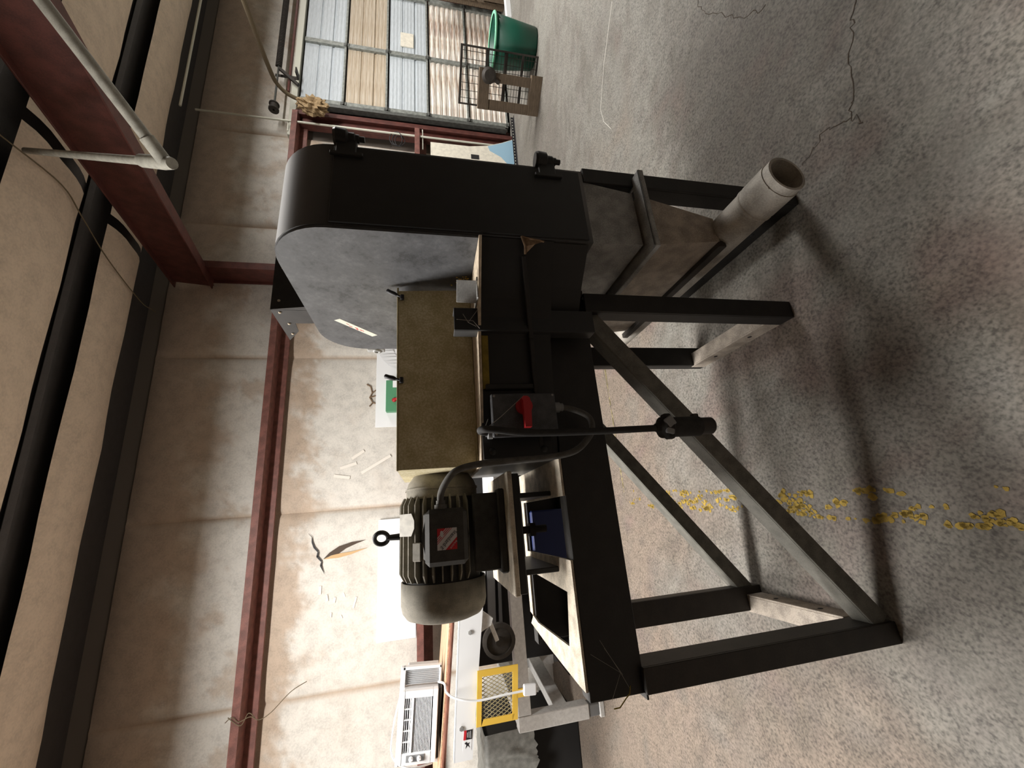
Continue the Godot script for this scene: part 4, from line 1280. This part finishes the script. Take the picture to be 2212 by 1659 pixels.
# ---------------------------------------------------------------- white machine, boards and air conditioner on the left
func build_white_machine() -> void:
	var t := thing("frame_machine", "white steel framed machine with a yellow mesh guard behind the mill's motor", "machine", Vector3(-1.2, 0, -3.9))
	var lg := [Vector3(-1.885, 0, -3.765), Vector3(-1.83, 0, -4.75), Vector3(0.35, 0, -3.93), Vector3(0.35, 0, -4.75)]
	for p in lg:
		var m := MB.new()
		m.span(p + Vector3(-0.055, 0.14, -0.05), p + Vector3(0.055, 0.757, 0.05), 0.005)
		var l := wpart("leg", m, M.white_frame, t)
		var f := MB.new()
		f.span(p + Vector3(-0.045, 0.045, -0.045), p + Vector3(0.045, 0.14, 0.045), 0.006)
		part("foot_block", f, M.gray_mid, l)
		var g := MB.new()
		g.span(p + Vector3(-0.06, 0.0, -0.055), p + Vector3(0.06, 0.045, 0.055), 0.006)
		part("foot", g, M.white_frame, l)
	var r := MB.new()
	r.bar(Vector3(-1.83, 0.70, -3.765), Vector3(0.4, 0.70, -3.93), 0.1, 0.11, Vector3.UP, 0.004)
	wpart("rail", r, M.white_frame, t)
	var r2 := MB.new()
	r2.bar(Vector3(-1.88, 0.365, -3.815), Vector3(-1.83, 0.365, -4.7), 0.09, 0.12, Vector3.UP, 0.004)
	wpart("rail", r2, M.white_frame, t)
	var r3 := MB.new()
	r3.bar(Vector3(-1.88, 0.70, -3.815), Vector3(-1.83, 0.70, -4.7), 0.09, 0.11, Vector3.UP, 0.004)
	wpart("rail", r3, M.white_frame, t)
	wpart("rail", MB.new().bar(Vector3(-1.78, 0.2, -4.75), Vector3(0.35, 0.2, -4.75), 0.09, 0.11, Vector3.UP, 0.004), M.white_frame, t)
	# dark works inside
	var d := MB.new()
	d.span(Vector3(-1.55, 0.22, -4.68), Vector3(0.28, 1.05, -4.05), 0.01)
	d.span(Vector3(-1.7, 0.1, -4.6), Vector3(-0.2, 0.22, -3.95), 0.01)
	wpart("inner_casing", d, M.darkhole, t)
	for q in [[-1.2, 0.9, 0.86, 0.07], [-1.25, 0.82, 0.79, 0.03], [-1.1, 0.5, 0.5, 0.06]]:
		wpart("cross_bar", MB.new().bar(Vector3(q[0], q[1], -3.98), Vector3(0.3, q[2], -4.0), 0.05, q[3]), M.gray_mid, t)
	# swung-out white panel, lower at its right end
	var e := Vector3(-0.995, 0, -0.087).normalized()
	var o := Vector3(-0.809, 0, -3.2)
	var nn := Vector3(-e.z, 0, e.x)
	if nn.z < 0.0:
		nn = -nn
	var p := MB.new()
	p.prism(PackedVector2Array([Vector2(-0.6, 0.997), Vector2(1.0, 1.178), Vector2(1.0, 1.3075), Vector2(-0.6, 1.2)]), o, e, Vector3.UP, -nn * 0.02)
	p.prism(PackedVector2Array([Vector2(-0.6, 1.193), Vector2(-0.6, 1.2), Vector2(1.0, 1.3075), Vector2(1.0, 1.3005)]), o, e, Vector3.UP, -nn * 0.08)
	var pan := wpart("panel", p, M.white, t)
	for q in [Vector2(0.195, 1.17), Vector2(0.8, 1.25)]:
		part("bolt", MB.new().lathe(o + e * q.x + Vector3.UP * q.y, nn, [Vector2(0.016, 0), Vector2(0.016, 0.006), Vector2(0, 0.008)], 6, true), M.galv, pan)
	# warning label: pictogram at left, red heading over black text at right
	var sb := Basis(-e, Vector3.UP, nn)
	var so := o + nn * 0.0012
	var wl := MB.new()
	wl.prism(PackedVector2Array([Vector2(0.815, 1.172), Vector2(0.94, 1.186), Vector2(0.94, 1.246), Vector2(0.815, 1.232)]), o, e, Vector3.UP, nn * 0.001)
	part("warning_label", wl, M.white, pan)
	var wr := MB.new()
	wr.prism(PackedVector2Array([Vector2(0.815, 1.214), Vector2(0.874, 1.221), Vector2(0.874, 1.239), Vector2(0.815, 1.232)]), so, e, Vector3.UP, nn * 0.0005)
	part("label_heading", wr, M.st_red, pan)
	var wk := MB.new()
	wk.prism(PackedVector2Array([Vector2(0.815, 1.172), Vector2(0.874, 1.179), Vector2(0.874, 1.221), Vector2(0.815, 1.214)]), so, e, Vector3.UP, nn * 0.0005)
	wk.prism(PackedVector2Array([Vector2(0.885, 1.219), Vector2(0.894, 1.231), Vector2(0.904, 1.219), Vector2(0.927, 1.226), Vector2(0.91, 1.209), Vector2(0.925, 1.195), Vector2(0.904, 1.202), Vector2(0.892, 1.193), Vector2(0.896, 1.208)]), so, e, Vector3.UP, nn * 0.0005)
	part("label_print", wk, M.ink, pan)
	for k in 3:
		part("label_line", MB.new().box(so + e * 0.845 + Vector3.UP * (1.187 + k * 0.011) + nn * 0.0008, Vector3(0.044 - 0.007 * k, 0.004, 0.0004), 0.0, sb), M.gray_light, pan)
	# hinge lug and push rod under the panel
	var hl := MB.new()
	hl.prism(PackedVector2Array([Vector2(0.06, 1.085), Vector2(0.22, 1.1), Vector2(0.175, 1.01), Vector2(0.13, 0.995)]), o - nn * 0.02, e, Vector3.UP, -nn * 0.02)
	hl.bar(o + e * 0.15 + Vector3.UP * 1.02 - nn * 0.05, o + e * 0.31 + Vector3.UP * 0.96 - nn * 0.08, 0.02, 0.03)
	wpart("push_rod", hl, M.white_frame, t)
	var wh := MB.new()
	wh.lathe(o + e * 0.36 + Vector3.UP * 0.93 - nn * 0.2, nn, [Vector2(0, 0), Vector2(0.13, 0), Vector2(0.13, 0.03), Vector2(0.1, 0.034), Vector2(0.1, 0.02), Vector2(0.03, 0.02), Vector2(0.03, 0.05), Vector2(0, 0.05)], 28, true)
	wpart("flywheel", wh, M.iron, t)
	# yellow guard with expanded metal
	var a := Vector3(-1.255, 0, -3.225)
	var b := Vector3(-1.604, 0, -3.255)
	var ge := (b - a).normalized()
	var gn := Vector3(-ge.z, 0, ge.x)
	if gn.z < 0.0:
		gn = -gn
	var L := a.distance_to(b)
	var gf := MB.new()
	var yb0 := 0.829
	var yt0 := 1.128
	var q4 := func(s0: float, s1: float, y0: float, y1: float): gf.prism(PackedVector2Array([Vector2(s0, y0), Vector2(s1, y0 + 0.02 * s1 / L), Vector2(s1, y1 + 0.02 * s1 / L), Vector2(s0, y1)]), a, ge, Vector3.UP, gn * 0.012)
	q4.call(0.0, L, yb0, yb0 + 0.04)
	q4.call(0.0, L, yt0 - 0.035, yt0)
	q4.call(0.0, 0.04, yb0 + 0.04, yt0 - 0.035)
	q4.call(L - 0.04, L, yb0 + 0.04, yt0 - 0.035)
	q4.call(0.16, 0.215, yb0 - 0.1, yb0 + 0.01)
	var gd := wpart("mesh_guard", gf, M.yellow, t, "yellow framed guard of expanded metal")
	var gm := MB.new()
	var s0 := 0.03
	var s1 := L - 0.03
	var ya := yb0 + 0.03
	var yb := yt0 - 0.02
	var rect := PackedVector2Array([Vector2(s0, ya), Vector2(s1, ya), Vector2(s1, yb + 0.015), Vector2(s0, yb)])
	for dirn in [-1.0, 1.0]:
		var k := -30
		while k < 60:
			var x0: float = k * 0.026
			var ln := PackedVector2Array([Vector2(x0, ya - 0.1), Vector2(x0 + 0.0045, ya - 0.1), Vector2(x0 + 0.0045 + dirn * 0.28, yb + 0.1), Vector2(x0 + dirn * 0.28, yb + 0.1)])
			for cut in Geometry2D.intersect_polygons(rect, ln):
				gm.prism(cut, a + gn * 0.004, ge, Vector3.UP, gn * 0.003)
			k += 1
	part("expanded_metal", gm, M.guard_edge, gd).set_meta("kind", "stuff")
	# warped stack of plywood on top
	var slope := -0.1
	var pb := Basis(Vector3(0, 0, 1), atan(slope))
	for i in 3:
		var c := Vector3(-1.525, 1.3135 + 0.0163 + 0.007 + i * 0.0136, -3.87) + Vector3([0.0, 0.02, -0.015][i], 0, [0.0, 0.012, -0.006][i])
		c.y += slope * (c.x + 1.525)
		var o2 := part("plywood_sheet", MB.new().box(Vector3.ZERO, Vector3(1.55, 0.0128, 1.03), 0.001), M.ply if i < 2 else M.ply_top)
		o2.transform = Transform3D(pb, c)
		tag(o2, ["bottom sheet of the plywood stack under the air conditioner", "middle sheet of the plywood stack under the air conditioner", "top sheet of the plywood stack under the air conditioner"][i], "plywood", "stack of plywood sheets")
	build_air_conditioner(Basis(Vector3(0, 0, 1), deg_to_rad(-4.0)))
	# covered bench at the far left
	var bn := thing("covered_bench", "grey plastic sheet draped over a bench in the left corner", "bench", Vector3(-2.8, 0, -4.7))
	var tm := MB.new()
	var w := nz(FastNoiseLite.TYPE_SIMPLEX_SMOOTH, 3.0, 44, 4)
	var nx := 40
	var ny := 26
	var pts := []
	for j in ny + 1:
		for i in nx + 1:
			var u := float(i) / nx
			var v := float(j) / ny
			var x := lerpf(-3.25, -2.27, u)
			var fold := w.get_noise_2d(x * 3.0, v * 0.6)
			if v < 0.45:
				pts.append(Vector3(x, 0.97 + 0.015 * fold, lerpf(-5.15, -4.42, v / 0.45)))
			else:
				var q := (v - 0.45) / 0.55
				pts.append(Vector3(x + 0.03 * q * sin(u * 20.0), 0.97 - q * (0.5 + 0.06 * fold), -4.42 + 0.05 * q + 0.045 * fold * q))
	for j in ny:
		for i in nx:
			var k := j * (nx + 1) + i
			tm.face([pts[k], pts[k + 1], pts[k + nx + 2], pts[k + nx + 1]], Vector3(0, 0.6, 0.8), 1)
	wpart("sheet", tm, M.tarp, bn)
	var bx := MB.new()
	bx.span(Vector3(-3.24, 0.0, -5.14), Vector3(-2.3, 0.93, -4.47), 0.01)
	wpart("bench", bx, M.darkhole, bn)
	# dark tote and white carton behind the deck
	var dt := MB.new()
	frustum(dt, Vector4(-0.22, 0.28, -3.75, -3.4), 0.74, Vector4(-0.2, 0.26, -3.73, -3.42), 0.0)
	dt.span(Vector3(-0.24, 0.7, -3.77), Vector3(0.3, 0.745, -3.38), 0.006)
	tag(part("tote", dt, M.ink), "dark tall tote standing behind the mill's cable", "tote")
	var ct := MB.new()
	ct.span(Vector3(-0.2, 0.746, -3.7), Vector3(0.12, 0.94, -3.45), 0.004)
	ct.box(Vector3(-0.04, 0.95, -3.43), Vector3(0.3, 0.004, 0.14), 0.0, Basis(Vector3.RIGHT, 0.6))
	tag(part("carton", ct, M.white), "white carton on top of the dark tote", "carton")

func build_air_conditioner(pb: Basis) -> void:
	var t := thing("air_conditioner", "white window air conditioner standing on the stack of plywood", "air conditioner", Vector3(-1.612, 1.396, -3.42))
	t.basis = pb
	var W := 0.44
	var H := 0.275
	var b := MB.new()
	b.span(Vector3(-W / 2 + 0.01, 0.012, -0.36), Vector3(W / 2 - 0.01, H - 0.004, -0.03), 0.006)
	part("case", b, M.gray_light, t)
	var u := MB.new()
	u.span(Vector3(-W / 2 + 0.01, 0.0, -0.34), Vector3(W / 2 - 0.005, 0.02, 0.008), 0.003)
	part("base_pan", u, M.darkhole, t)
	# front frame with an open grille: horizontal louvres over a dark recess
	var f := MB.new()
	var zf := 0.03
	f.span(Vector3(-W / 2, 0.02, -0.02), Vector3(W / 2, 0.055, zf), 0.004)
	f.span(Vector3(-W / 2, H - 0.02, -0.02), Vector3(W / 2, H, zf), 0.004)
	f.span(Vector3(-W / 2, 0.055, -0.02), Vector3(-W / 2 + 0.07, H - 0.02, zf), 0.004)
	f.span(Vector3(W / 2 - 0.045, 0.055, -0.02), Vector3(W / 2, H - 0.02, zf), 0.004)
	f.span(Vector3(-W / 2 + 0.07, H - 0.085, -0.02), Vector3(W / 2 - 0.045, H - 0.068, zf), 0.002)
	var fr := part("front_panel", f, M.white, t)
	var rc := MB.new()
	rc.span(Vector3(-W / 2 + 0.06, 0.05, -0.015), Vector3(W / 2 - 0.04, H - 0.015, 0.0), 0.0)
	part("recess", rc, M.darkhole, fr)
	for i in 15:
		var l := MB.new()
		var y := 0.066 + i * 0.0105
		l.box(Vector3((-W / 2 + 0.07 + W / 2 - 0.045) / 2.0, y, 0.018), Vector3(W - 0.115, 0.0052, 0.014), 0.001)
		part("louvre", l, M.white, fr)
	var v := MB.new()
	for i in 3:
		v.box(Vector3(0.0125, H - 0.056 + i * 0.0135, 0.02), Vector3(W - 0.115, 0.004, 0.012), 0.001)
	for i in 4:
		v.box(Vector3(-W / 2 + 0.07 + (W - 0.115) * (i + 1) / 5.0, H - 0.044, 0.021), Vector3(0.007, 0.05, 0.014), 0.001)
	part("vent_grid", v, M.white, fr)
	var cp := MB.new()
	cp.span(Vector3(-W / 2 + 0.018, 0.1, zf), Vector3(-W / 2 + 0.058, 0.225, zf + 0.003), 0.001)
	var cpo := part("control_panel", cp, M.gray_mid, t)
	for y in [0.135, 0.19]:
		var k := MB.new()
		k.lathe(Vector3(-W / 2 + 0.038, y, zf + 0.003), Vector3(0, 0, 1), [Vector2(0.015, 0), Vector2(0.014, 0.014), Vector2(0, 0.016)], 18)
		k.box(Vector3(-W / 2 + 0.038, y, zf + 0.018), Vector3(0.006, 0.026, 0.008), 0.002)
		part("knob", k, M.white, cpo)
	# top rail and folding side panels
	var r := MB.new()
	r.span(Vector3(-W / 2 - 0.05, H - 0.01, -0.1), Vector3(W / 2 + 0.12, H + 0.025, -0.06), 0.003)
	r.span(Vector3(W / 2 + 0.1, 0.0, -0.1), Vector3(W / 2 + 0.12, H + 0.01, -0.06), 0.003)
	r.span(Vector3(-W / 2 - 0.05, 0.0, -0.1), Vector3(-W / 2 - 0.03, H + 0.01, -0.06), 0.003)
	r.span(Vector3(W / 2, 0.0, -0.1), Vector3(W / 2 + 0.12, 0.014, -0.06), 0.003)
	part("mounting_rail", r, M.white, t)
	for sx in [[W / 2 + 0.004, W / 2 + 0.1], [-W / 2 - 0.03, -W / 2 - 0.004]]:
		var a := MB.new()
		var n := 16
		for i in n:
			var xa: float = lerpf(sx[0], sx[1], float(i) / n)
			var xb: float = lerpf(sx[0], sx[1], float(i + 1) / n)
			var za := -0.075 + (0.008 if i % 2 == 0 else -0.008)
			var zb := -0.075 + (-0.008 if i % 2 == 0 else 0.008)
			a.face([Vector3(xa, 0.014, za), Vector3(xb, 0.014, zb), Vector3(xb, H - 0.01, zb), Vector3(xa, H - 0.01, za)], Vector3(0, 0, 1))
		part("accordion_panel", a, M.gray_light, t)
	var rg := MB.new()
	rg.span(Vector3(W / 2 - 0.1, 0.01, -0.42), Vector3(W / 2 + 0.025, H - 0.02, -0.36), 0.004)
	var rgo := part("rear_grille", rg, M.gray_light, t)
	for i in 18:
		part("slot", MB.new().box(Vector3(W / 2 + 0.0, 0.03 + i * 0.0115, -0.359), Vector3(0.03, 0.0055, 0.002), 0.0), M.darkhole, rgo)
	# power cord hanging down in front of the guard
	var c := MB.new()
	c.tube(smooth([Vector3(W / 2 + 0.02, 0.02, -0.03), Vector3(W / 2 + 0.035, -0.02, 0.05), Vector3(W / 2 + 0.03, -0.03, 0.17), Vector3(W / 2 + 0.01, -0.1, 0.225), Vector3(W / 2 - 0.01, -0.25, 0.235), Vector3(W / 2 + 0.01, -0.45, 0.235), Vector3(W / 2 + 0.02, -0.58, 0.235)]), 0.0075, 8)
	c.tube(smooth([Vector3(-W / 2 - 0.04, 0.04, -0.04), Vector3(-W / 2 - 0.02, 0.2, 0.02), Vector3(-W / 2 + 0.05, H + 0.045, 0.0), Vector3(0.0, H + 0.05, -0.02), Vector3(W / 2 - 0.06, H + 0.02, -0.04)]), 0.006, 8)
	var co := part("power_cord", c, M.white, t)
	var p := MB.new()
	p.box(Vector3(W / 2 + 0.025, -0.62, 0.235), Vector3(0.07, 0.095, 0.03), 0.012)
	for k in 2:
		p.box(Vector3(W / 2 + 0.01 + k * 0.028, -0.675, 0.235), Vector3(0.012, 0.02, 0.004), 0.001)
	part("plug", p, M.white, co)

# ---------------------------------------------------------------- things by the door
func build_far_things() -> void:
	var tb := thing("tub", "large dark green plastic tub with a pale rim by the roll-up door", "tub", Vector3(5.68, 0, -3.66))
	var m := MB.new()
	m.lathe(Vector3(5.68, 0, -3.66), Vector3.UP, [Vector2(0.0, 0.0), Vector2(0.215, 0.0), Vector2(0.23, 0.02), Vector2(0.292, 0.56), Vector2(0.28, 0.56), Vector2(0.22, 0.03), Vector2(0.0, 0.03)], 48)
	wpart("body", m, M.green, tb)
	var r := MB.new()
	r.lathe(Vector3(5.68, 0, -3.66), Vector3.UP, [Vector2(0.28, 0.556), Vector2(0.31, 0.55), Vector2(0.315, 0.565), Vector2(0.305, 0.578), Vector2(0.28, 0.572)], 48)
	wpart("rim", r, M.green_rim, tb)
	# wire panel standing on edge
	var A := Vector3(5.33, 0, -3.515)
	var B := Vector3(4.98, 0, -3.99)
	var e := (B - A).normalized()
	var L := A.distance_to(B)
	var g := thing("wire_grid", "rusty wire grid standing upright in front of the green tub", "grid panel", (A + B) * 0.5)
	var f := MB.new()
	f.bar(A + Vector3(0, 0.01, 0), B + Vector3(0, 0.01, 0), 0.02, 0.02)
	f.bar(A + Vector3(0, 0.985, 0), B + Vector3(0, 0.995, 0), 0.02, 0.03)
	f.bar(A, A + Vector3(0, 1.0, 0), 0.03, 0.02, e)
	f.bar(B, B + Vector3(0, 1.01, 0), 0.03, 0.02, e)
	wpart("frame", f, M.iron, g)
	for y in [0.66, 0.42, 0.2]:
		var c := MB.new()
		c.bar(A + Vector3(0, y, 0), B + Vector3(0, y, 0), 0.012, 0.035)
		wpart("cross_bar", c, M.iron, g)
	for i in 24:
		var y := 0.04 + i * 0.04
		wpart("wire", MB.new().bar(A + Vector3(0, y, 0), B + Vector3(0, y, 0), 0.005, 0.005, Vector3.UP, 0.0), M.iron, g)
	for i in 7:
		var q := A + e * L * (i + 0.6) / 7.4
		wpart("wire", MB.new().bar(q, q + Vector3(0, 0.99, 0), 0.006, 0.006, e, 0.0), M.iron, g)
	# heavy wooden frame leaning before it
	var P := Vector3(4.98, 0, -3.5)
	var Q := Vector3(4.73, 0, -3.83)
	var k := (Q - P).normalized()
	var LL := P.distance_to(Q)
	var wf := thing("timber_stand", "grey timber stand upright in front of the rusty wire grid", "frame", (P + Q) * 0.5)
	var nn := Vector3(k.z, 0, -k.x)
	for bd in [[0.0, LL, 0.66, 0.79], [0.0, LL, 0.0, 0.14]]:
		var bm := MB.new()
		bm.prism(PackedVector2Array([Vector2(bd[0], bd[2]), Vector2(bd[1], bd[2]), Vector2(bd[1], bd[3]), Vector2(bd[0], bd[3])]), P, k, Vector3.UP, nn * 0.09)
		wpart("board", bm, M.oldwood, wf)
	for sd in [[0.03, 0.13], [LL - 0.11, LL]]:
		var bm := MB.new()
		bm.prism(PackedVector2Array([Vector2(sd[0], 0.14), Vector2(sd[1], 0.14), Vector2(sd[1], 0.66), Vector2(sd[0], 0.66)]), P, k, Vector3.UP, nn * 0.06)
		wpart("board", bm, M.oldwood, wf)
	var lm := MB.new()
	lm.lathe(P + k * 0.07 + Vector3(0, 0.68, 0) + nn * 0.09, nn, [Vector2(0, 0), Vector2(0.085, 0), Vector2(0.085, 0.07), Vector2(0.06, 0.1), Vector2(0, 0.1)], 20, true)
	lm.bar(P + k * 0.09 + Vector3(0, 0.62, 0) + nn * 0.07, P + k * 0.13 + Vector3(0, 0.54, 0) + nn * 0.07, 0.04, 0.04)
	wpart("hub", lm, M.iron, wf)
	# clutter past the door: pallet on edge with cartons, white timber on the floor
	var pl := thing("pallet", "weathered wooden pallet with boards on edge past the roll-up door", "pallet", Vector3(9.0, 0, -4.9))
	for i in 6:
		var bm := MB.new()
		bm.span(Vector3(8.45, 0.16 + i * 0.19, -4.84), Vector3(9.7, 0.16 + i * 0.19 + 0.14, -4.82), 0.003)
		wpart("board", bm, M.oldwood, pl)
	for x in [8.5, 9.05, 9.6]:
		var bm := MB.new()
		bm.span(Vector3(x, 0.0, -4.95), Vector3(x + 0.05, 1.3, -4.84), 0.003)
		wpart("runner", bm, M.oldwood, pl)
	var cb := MB.new()
	cb.span(Vector3(8.35, 0.0, -4.75), Vector3(8.95, 0.5, -4.45), 0.006)
	tag(part("wooden_box", cb, M.oldwood), "dark wooden box on the floor beside the pallet", "box")
	var wt := MB.new()
	wt.span(Vector3(7.6, 0.0, -4.56), Vector3(8.33, 0.085, -4.46), 0.004)
	tag(part("timber", wt, M.white), "white painted timber lying on the floor behind the green tub", "timber")

# ---------------------------------------------------------------- overhead pipes
func build_overhead() -> void:
	var t := thing("hanging_pipe", "pale plastic pipe with an elbow hanging from the ceiling in front of the rafter", "pipe", Vector3(1.85, 2.83, -2.04))
	var el := Vector3(1.834, 2.83, -2.045)
	var a := MB.new()
	var far := Vector3(2.45, 4.12, -2.74)
	a.tube([el + (far - el) * 0.1, far], [0.024, 0.02], 14)
	wpart("pipe_run", a, M.pvc, t)
	var b := MB.new()
	var near := Vector3(2.55, 3.33, -1.18)
	b.tube([el + (near - el) * 0.08, near], 0.0295, 14)
	wpart("pipe_run", b, M.pvc, t)
	var c := MB.new()
	c.tube([el + (far - el) * 0.14, el + (far - el) * 0.02, el + (el - far) * 0.035], [0.035, 0.037, 0.03], 14)
	c.tube([el + (near - el) * 0.1, el], [0.036, 0.036], 14)
	wpart("elbow", c, M.pvc, t)
	var w := MB.new()
	var pts := []
	for p in [Vector3(2.36, 0, -5.1), Vector3(2.344, 0, -4.98), Vector3(2.306, 0, -4.69), Vector3(2.382, 0, -3.97), Vector3(2.5, 0, -3.5), Vector3(2.566, 0, -3.2), Vector3(2.444, 0, -2.63), Vector3(2.3, 0, -2.0), Vector3(2.2, 0, -1.2)]:
		pts.append(Vector3(p.x, roof_y(p.z) - 0.012, p.z))
	w.tube(smooth(pts, 5), 0.0055, 6)
	tag(part("ceiling_wire", w, M.rope), "thin brown wire running across the ceiling left of the rafter", "wire")

# ---------------------------------------------------------------- small finds
func build_small() -> void:
	var X := Transform3D(Basis(Vector3.UP, deg_to_rad(3.58)), Vector3(0, 0, -1.167))
	var lf := MB.new()
	var pts := [Vector3(0.742, 1.158, 0.205), Vector3(0.728, 1.135, 0.214), Vector3(0.71, 1.12, 0.212), Vector3(0.688, 1.148, 0.19), Vector3(0.706, 1.15, 0.205), Vector3(0.722, 1.09, 0.212), Vector3(0.734, 1.1, 0.207)]
	for q in [[0, 1, 4], [1, 2, 4], [2, 3, 4], [1, 5, 2], [1, 6, 5], [0, 6, 1]]:
		var tr := []
		for i in q:
			tr.append(X * pts[i])
		lf.face(tr, Vector3(0, 0, 1))
	lf.tube([X * pts[0], X * pts[4], X * pts[3]], 0.004, 6)
	lf.tube([X * pts[0], X * pts[1], X * pts[5]], 0.003, 6)
	tag(part("dry_leaf", lf, M.leaf), "curled dry brown leaf stuck to the front corner of the housing", "leaf")
	var wb := MB.new()
	for s in [[Vector3(-0.42, 1.0, 0.006), Vector3(-0.5, 0.955, 0.012), Vector3(-0.545, 0.93, 0.004)], [Vector3(-0.45, 1.03, 0.004), Vector3(-0.5, 0.955, 0.012), Vector3(-0.56, 0.99, 0.01)], [Vector3(-0.44, 0.99, 0.006), Vector3(-0.505, 0.95, 0.012)]]:
		var pp := []
		for p in s:
			pp.append(X * p)
		wb.tube(pp, 0.0005, 5)
	tag(part("cobweb", wb, M.cobweb), "cobweb strands on the left end of the front beam", "cobweb")
	var tw := MB.new()
	var tp := []
	for p in [Vector3(-0.535, 0.93, 0.006), Vector3(-0.55, 0.938, 0.012), Vector3(-0.56, 0.948, 0.008), Vector3(-0.575, 0.97, 0.012), Vector3(-0.578, 0.985, 0.006)]:
		tp.append(X * p)
	tw.tube(tp, 0.0016, 6)
	tag(part("twig", tw, M.yellow_old), "tiny yellow twig caught in the cobweb at the beam end", "twig")
	var st := MB.new()
	st.tube(smooth([Vector3(-2.02, 3.42, -4.99), Vector3(-1.98, 3.36, -4.98), Vector3(-2.03, 3.3, -4.985), Vector3(-2.0, 3.2, -4.98), Vector3(-2.04, 3.12, -4.985), Vector3(-2.0, 3.02, -5.0), Vector3(-1.86, 2.86, -5.02), Vector3(-1.8, 2.72, -5.05)]), 0.004, 6)
	st.tube(smooth([Vector3(-1.98, 3.4, -4.99), Vector3(-2.06, 3.28, -4.98), Vector3(-1.97, 3.22, -4.985), Vector3(-2.02, 3.16, -4.99)]), 0.004, 6)
	tag(part("string", st, M.rope), "frayed string dangling from the upper red girt on the left", "string")
	var ns := MB.new()
	for q in [[Vector3(1.15, 2.2, 0), Vector3(1.2, 2.16, 0), Vector3(1.27, 2.2, 0), Vector3(1.33, 2.17, 0), Vector3(1.42, 2.19, 0)], [Vector3(1.27, 2.2, 0), Vector3(1.29, 2.13, 0), Vector3(1.3, 2.09, 0)], [Vector3(1.33, 2.17, 0), Vector3(1.37, 2.12, 0)], [Vector3(1.2, 2.16, 0), Vector3(1.18, 2.1, 0)], [Vector3(1.42, 2.19, 0), Vector3(1.45, 2.24, 0)]]:
		var pp := []
		for p in q:
			pp.append(p + Vector3(0, 0, -5.222))
		ns.tube(pp, 0.009, 6)
	tag(part("mud_trail", ns, M.leaf), "brown branching mud trail on the wall above the green box", "mud trail")
	var cw := MB.new()
	for s in [[Vector3(0.488, 1.30, 0.086), Vector3(0.5, 1.325, 0.088), Vector3(0.53, 1.34, 0.086)], [Vector3(0.5, 1.325, 0.088), Vector3(0.535, 1.3, 0.09), Vector3(0.552, 1.29, 0.086)], [Vector3(0.48, 1.29, 0.088), Vector3(0.505, 1.31, 0.09), Vector3(0.512, 1.36, 0.084)], [Vector3(0.258, 1.17, 0.09), Vector3(0.2, 1.24, 0.07), Vector3(0.165, 1.29, 0.05)], [Vector3(0.165, 1.29, 0.05), Vector3(0.2, 1.275, 0.045)]]:
		var pp := []
		for p in s:
			pp.append(X * p)
		cw.tube(pp, 0.0009, 5)
	tag(part("cobweb", cw, M.cobweb), "cobweb strands between the upright channel and the switch handle", "cobweb")
